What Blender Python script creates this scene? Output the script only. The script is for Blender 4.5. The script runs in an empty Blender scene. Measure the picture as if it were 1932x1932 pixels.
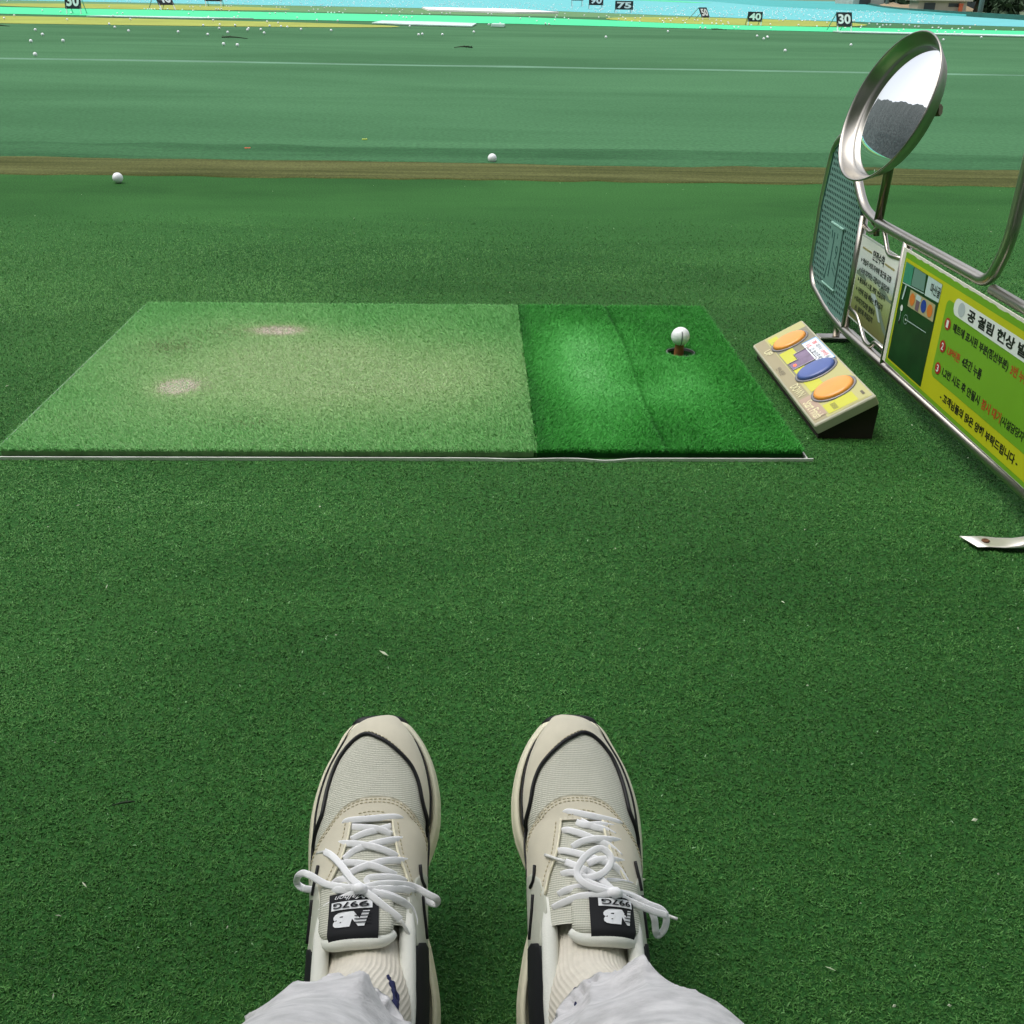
import bpy, math, random
import numpy as np
from mathutils import Vector, Matrix
from mathutils.geometry import delaunay_2d_cdt
random.seed(4); RNG = np.random.default_rng(7)
SC = bpy.context.scene; COL = SC.collection
R_ = math.radians
# ------------------------------------------------------------------ camera
cam = bpy.data.objects.new('camera', bpy.data.cameras.new('camera')); COL.objects.link(cam)
cam.data.sensor_width = 36.0; cam.data.lens = 36.0*1900/1932; cam.data.clip_start = 0.02; cam.data.clip_end = 2000
_r, _d, _f = (0.99929, -0.03310, 0.01773), (0.00040, -0.46272, -0.88650), (0.03755, 0.88589, -0.46238)
cam.matrix_world = Matrix(((_r[0], -_d[0], -_f[0], 0), (_r[1], -_d[1], -_f[1], 0), (_r[2], -_d[2], -_f[2], 0.765), (0, 0, 0, 1)))
SC.camera = cam
# ------------------------------------------------------------------ light: soft overcast daylight from the open front
SUN_EL, SUN_AZ = 66.0, -80.0          # azimuth measured from +Y towards +X
w = bpy.data.worlds.new('World'); SC.world = w; w.use_nodes = True
nt = w.node_tree; bg = nt.nodes['Background']
sky = nt.nodes.new('ShaderNodeTexSky'); sky.sky_type = 'NISHITA'; sky.sun_disc = False
sky.sun_elevation = R_(SUN_EL); sky.sun_rotation = R_(SUN_AZ); sky.air_density = 1.0; sky.dust_density = 4.0; sky.ozone_density = 1.0
hs = nt.nodes.new('ShaderNodeHueSaturation'); hs.inputs['Saturation'].default_value = 0.30
nt.links.new(sky.outputs[0], hs.inputs['Color']); nt.links.new(hs.outputs[0], bg.inputs['Color'])
bg.inputs['Strength'].default_value = 0.15
sl = bpy.data.lights.new('sun', 'SUN'); sl.energy = 0.65; sl.angle = R_(50); sl.color = (1.0, 0.98, 0.95)
so = bpy.data.objects.new('sun', sl); COL.objects.link(so)
_sd = Vector((math.sin(R_(SUN_AZ))*math.cos(R_(SUN_EL)), math.cos(R_(SUN_AZ))*math.cos(R_(SUN_EL)), math.sin(R_(SUN_EL))))
so.rotation_euler = _sd.to_track_quat('Z', 'Y').to_euler(); so.location = (2, 4, 8)
SC.view_settings.view_transform = 'Standard'; SC.view_settings.look = 'None'
SC.view_settings.exposure = 0.72; SC.view_settings.gamma = 1.0; SC.view_settings.use_curve_mapping = False
SC.cycles.use_denoising = True; SC.cycles.max_bounces = 6; SC.cycles.diffuse_bounces = 3; SC.cycles.glossy_bounces = 4
SC.cycles.transparent_max_bounces = 6; SC.cycles.caustics_reflective = False; SC.cycles.caustics_refractive = False
SC.cycles.sample_clamp_indirect = 6.0
# ------------------------------------------------------------------ helpers
def lin(c): return tuple((x/255/12.92 if x/255 <= .04045 else ((x/255+.055)/1.055)**2.4) for x in c)
def mat(name, col, rough=.6, metal=0., spec=.4, var=0., vscale=20., bump=0., bscale=200., bdist=.002, sheen=0., coat=0., stretch=None, col2=None):
    """Principled material; col linear. var = strength of a second tone mixed in by noise, bump = fine noise bump."""
    m = bpy.data.materials.new(name); m.use_nodes = True; n = m.node_tree; b = n.nodes['Principled BSDF']
    b.inputs['Base Color'].default_value = (*col, 1); b.inputs['Roughness'].default_value = rough; b.inputs['Metallic'].default_value = metal
    b.inputs['Specular IOR Level'].default_value = spec
    if sheen: b.inputs['Sheen Weight'].default_value = sheen
    if coat: b.inputs['Coat Weight'].default_value = coat
    tc = n.nodes.new('ShaderNodeTexCoord'); src = tc.outputs['Object']
    if stretch:
        mp = n.nodes.new('ShaderNodeMapping'); mp.inputs['Scale'].default_value = stretch; n.links.new(src, mp.inputs['Vector']); src = mp.outputs[0]
    if var or col2:
        no = n.nodes.new('ShaderNodeTexNoise'); no.inputs['Scale'].default_value = vscale; no.inputs['Detail'].default_value = 6; n.links.new(src, no.inputs['Vector'])
        rp = n.nodes.new('ShaderNodeValToRGB'); rp.color_ramp.elements[0].position = .32; rp.color_ramp.elements[1].position = .68
        c2 = col2 if col2 else tuple(min(1, x*(1+var)) for x in col); c1 = col if col2 else tuple(x*(1-var) for x in col)
        rp.color_ramp.elements[0].color = (*c1, 1); rp.color_ramp.elements[1].color = (*c2, 1)
        n.links.new(no.outputs['Fac'], rp.inputs[0]); n.links.new(rp.outputs[0], b.inputs['Base Color'])
    if bump:
        nb = n.nodes.new('ShaderNodeTexNoise'); nb.inputs['Scale'].default_value = bscale; nb.inputs['Detail'].default_value = 4; n.links.new(src, nb.inputs['Vector'])
        bu = n.nodes.new('ShaderNodeBump'); bu.inputs['Strength'].default_value = bump; bu.inputs['Distance'].default_value = bdist
        n.links.new(nb.outputs['Fac'], bu.inputs['Height']); n.links.new(bu.outputs[0], b.inputs['Normal'])
    return m
def tag(o, label=None, cat=None, group=None, kind=None):
    for k, v in (('label', label), ('category', cat), ('group', group), ('kind', kind)):
        if v: o[k] = v
    return o
def thing(name, label, cat, loc=(0, 0, 0), group=None):
    o = bpy.data.objects.new(name, None); COL.objects.link(o); o.location = loc; o.empty_display_size = .05
    return tag(o, label, cat, group)
def mesh(name, V, F, m, parent=None, smooth=False, mi=None):
    me = bpy.data.meshes.new(name); me.from_pydata([tuple(map(float, v)) for v in V], [], [tuple(map(int, f)) for f in F]); me.update()
    for x in (m if isinstance(m, (list, tuple)) else [m]): me.materials.append(x)
    if mi is not None: me.polygons.foreach_set('material_index', np.asarray(mi, dtype=np.int32))
    if smooth: me.polygons.foreach_set('use_smooth', np.ones(len(me.polygons), dtype=bool))
    o = bpy.data.objects.new(name, me); COL.objects.link(o)
    if parent is not None:
        o.parent = parent
    return o
def localise(o):
    """move a top-level mesh's origin to the middle of its base"""
    me = o.data; n = len(me.vertices); a = np.empty(n*3); me.vertices.foreach_get('co', a); a = a.reshape(-1, 3)
    c = np.array([(a[:, 0].min()+a[:, 0].max())/2, (a[:, 1].min()+a[:, 1].max())/2, a[:, 2].min()])
    me.vertices.foreach_set('co', (a-c).ravel()); me.update(); o.location = c; return o
class MB:
    """collects simple solids, built as ONE mesh object"""
    def __init__(s): s.V = []; s.F = []; s.M = []
    def add(s, V, F, mi=0):
        b = len(s.V); s.V += [tuple(v) for v in V]; s.F += [tuple(i+b for i in f) for f in F]; s.M += [mi]*len(F)
    def box(s, lo, hi, mi=0, bev=0.):
        x0, y0, z0 = lo; x1, y1, z1 = hi; b = bev
        if not b:
            V = [(x0, y0, z0), (x1, y0, z0), (x1, y1, z0), (x0, y1, z0), (x0, y0, z1), (x1, y0, z1), (x1, y1, z1), (x0, y1, z1)]
            s.add(V, [(3, 2, 1, 0), (4, 5, 6, 7), (0, 1, 5, 4), (1, 2, 6, 5), (2, 3, 7, 6), (3, 0, 4, 7)], mi); return
        def ring(z, i): return [(x0+i, y0+b, z), (x0+b, y0+i, z), (x1-b, y0+i, z), (x1-i, y0+b, z), (x1-i, y1-b, z), (x1-b, y1-i, z), (x0+b, y1-i, z), (x0+i, y1-b, z)]
        V = ring(z0, b*.9)+ring(z0+b, 0)+ring(z1-b, 0)+ring(z1, b*.9)
        F = [tuple(range(7, -1, -1)), tuple(range(24, 32))]
        for k in range(3): F += [(k*8+i, k*8+(i+1) % 8, k*8+8+(i+1) % 8, k*8+8+i) for i in range(8)]
        s.add(V, F, mi)
    def tube(s, P, r, n=14, mi=0, caps=True, hint=None, r2=None, closed=False):
        """sweep a circle (or an ellipse r along hint-normal x r2 across) along polyline P; r may be a list"""
        P = [Vector(p) for p in P]; N = len(P); rr = r if isinstance(r, (list, tuple, np.ndarray)) else [r]*N
        up = None; V = []
        for i in range(N):
            a = P[(i-1) % N] if closed else P[max(i-1, 0)]; c = P[(i+1) % N] if closed else P[min(i+1, N-1)]
            t = (c-a); t = t.normalized() if t.length > 1e-9 else Vector((0, 0, 1))
            if hint is not None: u = Vector(hint)
            else: u = up if up is not None else (Vector((0, 0, 1)) if abs(t.z) < .9 else Vector((1, 0, 0)))
            u = u-t*u.dot(t)
            if u.length < 1e-5: u = t.orthogonal()
            u.normalize(); up = u; q = t.cross(u)
            for k in range(n):
                an = 2*math.pi*k/n
                V.append(P[i]+u*(math.cos(an)*rr[i])+q*(math.sin(an)*((r2 if r2 else 1) * (rr[i] if not r2 else 1))))
        F = []
        for i in range(N if closed else N-1):
            j = (i+1) % N
            F += [(i*n+k, i*n+(k+1) % n, j*n+(k+1) % n, j*n+k) for k in range(n)]
        if caps and not closed: F += [tuple(range(n-1, -1, -1)), tuple((N-1)*n+k for k in range(n))]
        s.add(V, F, mi)
    def lathe(s, prof, n=24, c=(0, 0, 0), ax=(0, 0, 1), mi=0, x=None):
        """revolve (radius, height) profile about axis ax through c"""
        ax = Vector(ax).normalized(); u = (Vector(x) if x else ax.orthogonal()).normalized(); q = ax.cross(u); c = Vector(c); V = []; m = len(prof)
        for (r, h) in prof:
            for k in range(n):
                a = 2*math.pi*k/n; V.append(c+ax*h+(u*math.cos(a)+q*math.sin(a))*max(r, 1e-5))
        F = [(i*n+k, i*n+(k+1) % n, (i+1)*n+(k+1) % n, (i+1)*n+k) for i in range(m-1) for k in range(n)]
        s.add(V, F, mi)
    def build(s, name, m, parent=None, smooth=False): return mesh(name, s.V, s.F, m, parent, smooth, s.M if any(s.M) else None)
def smooth_path(P, n=8, closed=False):
    """Catmull-Rom through P"""
    P = [np.array(p, float) for p in P]; N = len(P); out = []
    for i in range(N if closed else N-1):
        p1, p2 = P[i], P[(i+1) % N]; p0 = P[(i-1) % N] if (closed or i > 0) else 2*p1-p2; p3 = P[(i+2) % N] if (closed or i+2 < N) else 2*p2-p1
        for k in range(n):
            u = k/n; out.append(.5*((2*p1)+(-p0+p2)*u+(2*p0-5*p1+4*p2-p3)*u*u+(-p0+3*p1-3*p2+p3)*u**3))
    if not closed: out.append(P[-1])
    return out
def round_poly(P, r, n=6, closed=False):
    """3-D polyline with its corners rounded by radius r"""
    P = [Vector(p) for p in P]; out = []; N = len(P)
    for i in range(N):
        if not closed and i in (0, N-1): out.append(P[i]); continue
        a = P[i-1]-P[i]; b = P[(i+1) % N]-P[i]; d = min(r, a.length*.45, b.length*.45); p0 = P[i]+a.normalized()*d; p2 = P[i]+b.normalized()*d
        for k in range(n+1):
            u = k/n; out.append(p0*(1-u)**2+P[i]*(2*u*(1-u))+p2*u*u)
    return out
def text_mesh(body, weight=0., cx=1.0, res=3):
    """filled text as (V 2-D array, faces)"""
    c = bpy.data.curves.new('lettering', 'FONT'); c.body = body; c.offset = weight; c.resolution_u = res
    o = bpy.data.objects.new('lettering', c); COL.objects.link(o)
    me = bpy.data.meshes.new_from_object(o.evaluated_get(bpy.context.evaluated_depsgraph_get()))
    V = np.array([v.co[:2] for v in me.vertices]).reshape(-1, 2); F = [tuple(p.vertices) for p in me.polygons]
    bpy.data.objects.remove(o); bpy.data.curves.remove(c); bpy.data.meshes.remove(me)
    return V, F
def fit(VF, a0, a1, b0, b1):
    V, F = VF; lo = V.min(0); hi = V.max(0); s = (hi-lo); s[s < 1e-6] = 1
    return (V-lo)/s*np.array([a1-a0, b1-b0])+np.array([a0, b0]), F
def ellipse(cx, cy, rx, ry, n=28, a0=0.): return [(cx+rx*math.cos(a0+2*math.pi*k/n), cy+ry*math.sin(a0+2*math.pi*k/n)) for k in range(n)]
def rrect(x0, y0, x1, y1, r, n=5):
    P = []
    for (cx, cy, a) in ((x1-r, y0+r, -90), (x1-r, y1-r, 0), (x0+r, y1-r, 90), (x0+r, y0+r, 180)):
        for k in range(n+1): P.append((cx+r*math.cos(R_(a+90*k/n)), cy+r*math.sin(R_(a+90*k/n))))
    return P
def rect(x0, y0, x1, y1): return [(x0, y0), (x1, y0), (x1, y1), (x0, y1)]
class Print:
    """flat printed layers on a plane: 2-D (a,b) -> origin + a*A + b*B, each layer a hair proud of the one below"""
    def __init__(s, o, A, B): s.o = Vector(o); s.A = Vector(A); s.B = Vector(B); s.N = s.A.cross(s.B).normalized(); s.mb = MB()
    def p(s, a, b, h): return s.o+s.A*a+s.B*b+s.N*h
    def poly(s, P, mi, h): s.mb.add([s.p(a, b, h) for a, b in P], [tuple(range(len(P)))], mi)
    def raw(s, VF, mi, h): s.mb.add([s.p(a, b, h) for a, b in VF[0]], VF[1], mi)
    def text(s, body, a0, a1, b0, b1, mi, h, weight=.02): s.raw(fit(text_mesh(body, weight), a0, a1, b0, b1), mi, h)
    def build(s, name, mats, parent): return s.mb.build(name, mats, parent)
# ------------------------------------------------------------------ materials of the setting
def turf_mat(name, c1, c2, c3, fine=260., big=(.35, 1.6, 1), contrast=1., dist=.5):
    """synthetic turf sheet: broad worn bands along x + fine fibre grain"""
    m = bpy.data.materials.new(name); m.use_nodes = True; n = m.node_tree; b = n.nodes['Principled BSDF']; L = n.links
    b.inputs['Roughness'].default_value = .85; b.inputs['Specular IOR Level'].default_value = .06
    tc = n.nodes.new('ShaderNodeTexCoord')
    mp = n.nodes.new('ShaderNodeMapping'); mp.inputs['Scale'].default_value = big; L.new(tc.outputs['Object'], mp.inputs[0])
    n1 = n.nodes.new('ShaderNodeTexNoise'); n1.inputs['Scale'].default_value = 1.0; n1.inputs['Detail'].default_value = 4; n1.inputs['Roughness'].default_value = .62; n1.inputs['Distortion'].default_value = dist; L.new(mp.outputs[0], n1.inputs['Vector'])
    r1 = n.nodes.new('ShaderNodeValToRGB'); e = r1.color_ramp.elements; e[0].position = .36; e[1].position = .64; e[0].color = (*c1, 1); e[1].color = (*c2, 1); L.new(n1.outputs['Fac'], r1.inputs[0])
    n2 = n.nodes.new('ShaderNodeTexNoise'); n2.inputs['Scale'].default_value = fine; n2.inputs['Detail'].default_value = 3; L.new(tc.outputs['Object'], n2.inputs['Vector'])
    r2 = n.nodes.new('ShaderNodeValToRGB'); r2.color_ramp.elements[0].position = .3; r2.color_ramp.elements[1].position = .7; L.new(n2.outputs['Fac'], r2.inputs[0])
    k = 1-.45*contrast
    r2.color_ramp.elements[0].color = (k, k, k, 1); r2.color_ramp.elements[1].color = (1.25, 1.25, 1.2, 1)
    mx = n.nodes.new('ShaderNodeMixRGB'); mx.blend_type = 'MULTIPLY'; mx.inputs[0].default_value = 1; L.new(r1.outputs[0], mx.inputs[1]); L.new(r2.outputs[0], mx.inputs[2])
    n3 = n.nodes.new('ShaderNodeTexNoise'); n3.inputs['Scale'].default_value = 3.1; n3.inputs['Detail'].default_value = 5; L.new(tc.outputs['Object'], n3.inputs['Vector'])
    r3 = n.nodes.new('ShaderNodeValToRGB'); r3.color_ramp.elements[0].position = .52; r3.color_ramp.elements[1].position = .8; r3.color_ramp.elements[1].color = (.35, .35, .35, 1); L.new(n3.outputs['Fac'], r3.inputs[0])
    m2 = n.nodes.new('ShaderNodeMixRGB'); L.new(r3.outputs[0], m2.inputs[0]); L.new(mx.outputs[0], m2.inputs[1]); m2.inputs[2].default_value = (*c3, 1)
    L.new(m2.outputs[0], b.inputs['Base Color'])
    bu = n.nodes.new('ShaderNodeBump'); bu.inputs['Strength'].default_value = .6; bu.inputs['Distance'].default_value = .004; L.new(n2.outputs['Fac'], bu.inputs['Height']); L.new(bu.outputs[0], b.inputs['Normal'])
    return m
def sheet(name, P, z, m, kind='structure'):
    """flat sheet from a ground polygon"""
    o = mesh(name, [(x, y, z) for x, y in P], [tuple(range(len(P)))], m); tag(o, kind=kind); return o
def strip(name, y0, y1, x0, x1, z, m, wob=.02, step=.5, seed=0):
    """a band running along x with slightly uneven edges"""
    rg = random.Random(seed); n = max(2, int((x1-x0)/step)); V = []
    for i in range(n+1):
        x = x0+(x1-x0)*i/n; a, b = y0+rg.uniform(-wob, wob), y1+rg.uniform(-wob, wob); V += [(x, a-.012, z-.0042), (x, a, z), (x, b, z), (x, b+.012, z-.0042)]
    o = mesh(name, V, [(4*i+k, 4*i+4+k, 4*i+5+k, 4*i+1+k) for i in range(n) for k in range(3)], m); tag(o, kind='structure'); return o
# ------------------------------------------------------------------ ground
M_field = turf_mat('field_turf', lin((56, 98, 64)), lin((70, 114, 78)), lin((68, 110, 76)), fine=45., big=(.13, .45, 1), contrast=.45, dist=1.0)
M_bay = turf_mat('bay_turf', lin((42, 86, 40)), lin((54, 102, 50)), lin((56, 102, 49)), fine=150., big=(.5, 1.8, 1), contrast=1.0)
sheet('ground', [(-400, -60), (400, -60), (400, 600), (-400, 600)], -.012, mat('soil', lin((96, 112, 84)), .95, var=.2, vscale=.3))
sheet('bay_floor', [(-9, -8), (9, -8), (9, 4.68), (-9, 4.68)], 0., M_bay)
strip('field', 5.10, 33.5, -60, 60, .002, M_field, wob=.01, step=2)
M_brown = turf_mat('brown_turf', lin((62, 68, 32)), lin((94, 98, 58)), lin((84, 92, 54)), fine=120., big=(.6, 11, 1), contrast=.8)
strip('brown_strip', 4.662, 5.125, -14, 14, .0045, M_brown, wob=.016, step=.11, seed=1)
strip('field_edge', 5.122, 5.62, -14, 14, .0060, turf_mat('shaded_worn_edge', lin((44, 84, 52)), lin((58, 100, 66)), lin((60, 102, 68)), fine=70., big=(.35, 3, 1), contrast=.5), wob=.05, step=.3, seed=9)  # darker band: shading of the sloped, worn nap painted into the turf colour
strip('white_line', 11.70, 11.86, -14, 14, .006, mat('faded_line', lin((88, 130, 102)), .9, var=.14, vscale=1.4), wob=.05, step=.9, seed=2)
M_strip = mat('bright_strip', lin((50, 206, 136)), .7, var=.05, vscale=1.2, bump=.2, bscale=40)
sheet('green_strip', [(-40, 25.9), (-11, 26.2), (-5, 25.7), (1, 25.75), (4, 25.0), (6.6, 24.5), (12, 23.85), (40, 20.5), (40, 24.4), (13.8, 27.5), (7.4, 27.75), (4.5, 29.6), (1.1, 31.7), (-6.1, 31.9), (-13.3, 32.0), (-40, 32.2)], .010, M_strip)
M_yel = mat('yellow_turf', lin((146, 156, 62)), .9, var=.12, vscale=.8)
sheet('yellow_patch', ellipse(-12.2, 22.75, 10.7, 2.1, 40), .008, M_yel)
sheet('yellow_patch', ellipse(-10.4, 35.6, 4.6, 3.2, 40), .008, M_yel)
sheet('yellow_patch', ellipse(7.3, 31.3, 3.6, 3.6, 40), .013, M_yel)
strip('far_field', 33.5, 41.6, -60, 60, .004, mat('far_turf', lin((88, 130, 80)), .9, var=.1, vscale=.6), wob=.05, step=2, seed=5)
# blue net floor, with white balls trapped in it
M_net = mat('blue_net', lin((92, 178, 180)), .75, var=.10, vscale=1.6, stretch=(.5, 1.6, 1))
sheet('net_floor', [(-60, 41.6), (2.2, 41.6), (6.2, 37.6), (9.6, 34.6), (13.2, 32.6), (17.4, 30.6), (20.3, 28.2), (20.4, 45.2), (19.6, 51.0), (17.3, 65.6), (18.9, 90), (-60, 90)], .009, M_net)
# the teal bank that rises behind it, net edge sweeping down to the right
M_bank = mat('teal_net', lin((58, 158, 156)), .8, var=.10, vscale=.5)
V = []; rows = [(-60, 90, -60, 135), (18.9, 90, 34.2, 101.5), (17.3, 65.6, 23.5, 64.5), (19.6, 51.0, 20.8, 52.7), (20.4, 45.2, 20.45, 45.25)]
for a, b, c, d in rows: V += [(a, b, .012), (c, d, .10)]
o = mesh('net_bank', V, [(2*i, 2*i+2, 2*i+3, 2*i+1) for i in range(len(rows)-1)], M_bank); tag(o, kind='structure')
sheet('green_patch', [(12.0, 88), (15.0, 76), (16.6, 78), (15.2, 92)], .016, mat('patch_green', lin((70, 200, 140)), .85))
# grass blades -------------------------------------------------------
def blade_mat(name, stops, rough=.55, patches=None):
    m = bpy.data.materials.new(name); m.use_nodes = True; n = m.node_tree; b = n.nodes['Principled BSDF']; L = n.links
    b.inputs['Roughness'].default_value = rough; b.inputs['Specular IOR Level'].default_value = .22
    at = n.nodes.new('ShaderNodeAttribute'); at.attribute_name = 'tint'
    rp = n.nodes.new('ShaderNodeValToRGB'); el = rp.color_ramp.elements
    while len(el) < len(stops): el.new(.5)
    for e, (p, c) in zip(el, stops): e.position = p; e.color = (*c, 1)
    L.new(at.outputs['Fac'], rp.inputs[0]); L.new(rp.outputs[0], b.inputs['Base Color'])
    return m
def blades(name, X, Y, Z, length, width, lean, tint, m, parent=None, lean_dir=None, curl=.5):
    """one mesh of many short fibres: root quad + tip triangle, bending over in a random direction"""
    n = len(X); rg = RNG
    az = rg.uniform(0, 2*np.pi, n) if lean_dir is None else lean_dir
    Ln = length*rg.uniform(.7, 1.25, n); W = width*rg.uniform(.75, 1.25, n)*.5; le = lean*rg.uniform(.6, 1.3, n)
    fa = az+rg.normal(0, .6, n)
    dx, dy = np.cos(az), np.sin(az); sx, sy = -np.sin(fa), np.cos(fa)
    l1 = Ln*.5; h1 = l1*np.cos(le*.6); o1 = l1*np.sin(le*.6)
    le2 = le*(1+curl); h2 = h1+l1*np.cos(le2); o2 = o1+l1*np.sin(le2)
    P = np.empty((n, 5, 3), np.float32)
    for k, (o_, h_, s_) in enumerate(((0, 0, -1), (0, 0, 1), (o1, h1, -.8), (o1, h1, .8), (o2, h2, 0))):
        P[:, k, 0] = X+dx*o_+sx*W*s_; P[:, k, 1] = Y+dy*o_+sy*W*s_; P[:, k, 2] = Z+h_
    me = bpy.data.meshes.new(name); me.vertices.add(n*5); me.vertices.foreach_set('co', P.ravel())
    base = (np.arange(n)*5)[:, None]
    lv = (base+np.array([0, 1, 3, 2, 2, 3, 4])).astype(np.int32).ravel(); me.loops.add(n*7); me.loops.foreach_set('vertex_index', lv)
    ls = ((np.arange(n)*7)[:, None]+np.array([0, 4])).astype(np.int32).ravel(); me.polygons.add(n*2); me.polygons.foreach_set('loop_start', ls)
    me.update(calc_edges=True); me.polygons.foreach_set('use_smooth', np.ones(n*2, bool))
    a = me.attributes.new('tint', 'FLOAT', 'POINT'); a.data.foreach_set('value', np.repeat(np.clip(tint, 0, 1), 5).astype(np.float32))
    me.materials.append(m); me.validate(); o = bpy.data.objects.new(name, me); COL.objects.link(o)
    if parent is not None: o.parent = parent
    return o
MAT_X0, MAT_XS, MAT_X1, MAT_Y0, MAT_Y1 = -.852, .112, .607, 1.678, 2.622
def vnoise(x, y, sx, sy, seed):
    """cheap smooth value noise"""
    rg = np.random.default_rng(seed); G = rg.random((64, 64)); u = x*sx+31.7; v = y*sy+17.3
    i = np.floor(u).astype(int); j = np.floor(v).astype(int); fu = u-i; fv = v-j; fu = fu*fu*(3-2*fu); fv = fv*fv*(3-2*fv)
    g = lambda a, b: G[a % 64, b % 64]
    return (g(i, j)*(1-fu)+g(i+1, j)*fu)*(1-fv)+(g(i, j+1)*(1-fu)+g(i+1, j+1)*fu)*fv
# the curly floor turf, thinning out with distance where the fibres melt into the sheet
N = 1500000
u = RNG.random(N); Yb = .24+(3.95-.24)*u**1.5; half = .62+Yb*.60
fade = RNG.random(N) < np.clip((3.9-Yb)/1.2, 0, 1); Yb, half = Yb[fade], half[fade]
Xb = RNG.triangular(-1, 0, 1, len(Yb)); Xb = np.where(RNG.random(len(Yb)) < .8, RNG.uniform(-.8, .8, len(Yb)), np.sign(Xb)*(.8+.35*np.abs(Xb)))*half+.03*Yb
keep = ~((Xb > MAT_X0-.004) & (Xb < MAT_X1+.002) & (Yb > MAT_Y0-.012) & (Yb < MAT_Y1+.002))
Xb, Yb = Xb[keep], Yb[keep]; sc = np.clip(.80+.12*Yb, .8, 1.15)
big = vnoise(Xb, Yb, .7, 2.4, 3)*.6+vnoise(Xb, Yb, 3.1, 9., 4)*.4
near = np.clip((3.0-Yb)/1.4, .25, 1)
tint = np.clip(.5+(big-.5)*.75+RNG.normal(0, .14, len(Xb))*near, 0, 1)
rd = vnoise(Xb, Yb, 95., 210., 5)*.6+vnoise(Xb, Yb, 61., 133., 6)*.4          # crimped ridges of the pile; the shadow under them is painted into tint
tint = np.clip(tint+.12*np.clip((Yb-1.8)/1.4, 0, 1)+(rd-.5)*.45*near, 0, .95); tint[RNG.random(len(Xb)) < .0012] = 1.0
M_blade = blade_mat('turf_fibre', [(0, lin((28, 68, 18))), (.5, lin((64, 116, 48))), (.93, lin((100, 156, 80))), (1, lin((150, 190, 140)))])
tag(blades('grass', Xb, Yb, np.full(len(Xb), -.001), 0.0062*sc*(1+(rd-.5)*.68*near), .0016*sc, 1.05, tint, M_blade, curl=.55), 'short curly green synthetic grass covering the bay floor', 'grass', kind='stuff')
# loose flecks: chips of balls and tees, bits of fibre
mb = MB(); rg = random.Random(11)
for k in range(140):
    y = .55+4.2*rg.random()**1.3; x = rg.uniform(-1, 1)*(.25+y*.55); s = rg.uniform(.0009, .0021)*(1 if rg.random() < .9 else 1.5); a = rg.uniform(0, 6.3)
    if MAT_X0 < x < MAT_X1 and MAT_Y0-.02 < y < MAT_Y1: continue
    l = s*rg.choice((1, 1, 1.4, 3.2)); c, d = math.cos(a), math.sin(a); z = .0060
    mb.add([(x+c*l, y+d*l, z), (x-d*s*.6, y+c*s*.6, z+.001), (x-c*l, y-d*l, z+.0005), (x+d*s*.6, y-c*s*.6, z), (x, y, z+.0016)], [(0, 1, 4), (1, 2, 4), (2, 3, 4), (3, 0, 4), (3, 2, 1, 0)])
tag(mb.build('debris', mat('chip', lin((196, 205, 176)), .7)), 'pale specks of chipped plastic and fibre scattered over the green floor', 'debris', kind='stuff')
# ------------------------------------------------------------------ the roof over the bays (above and behind the camera)
mb = MB(); mb.box((-14, -6, 2.95), (14, .65, 3.05)); mb.box((-14, .55, 2.80), (14, .67, 2.949))
tag(mb.build('ceiling', mat('roof_panel', lin((196, 198, 196)), .7, var=.05)), kind='structure')
# wooded hill to the left of the range (outside the picture, seen in the mirror)
mb = MB(); rg = random.Random(5); nA, nR = 380, 9; V = []
for j in range(nR):
    for i in range(nA+1):
        ad = -205+199*i/nA; a = R_(ad); r = 95+j*14; el = np.interp(ad, [-205, -140, -75, -60, -40, -10, -6], [12, 20, 29, 27, 20, 8, 5])
        h = math.tan(R_(el))*207*(j/(nR-1))**.8*(1+.02*math.sin(i*.17)+.008*math.sin(i*.61+1))+(rg.uniform(-.5, .5) if j else 0)
        V.append((r*math.sin(a), r*math.cos(a), -0.011+max(0, h*min(1, (nA-i)/8))))
F = [(j*(nA+1)+i, j*(nA+1)+i+1, (j+1)*(nA+1)+i+1, (j+1)*(nA+1)+i) for j in range(nR-1) for i in range(nA)]
mb.add(V, F); tag(mb.build('hill', mat('wooded_hill', lin((82, 90, 88)), .95, var=.3, vscale=.3, bump=.8, bscale=.4, bdist=2.)), kind='structure')
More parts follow.
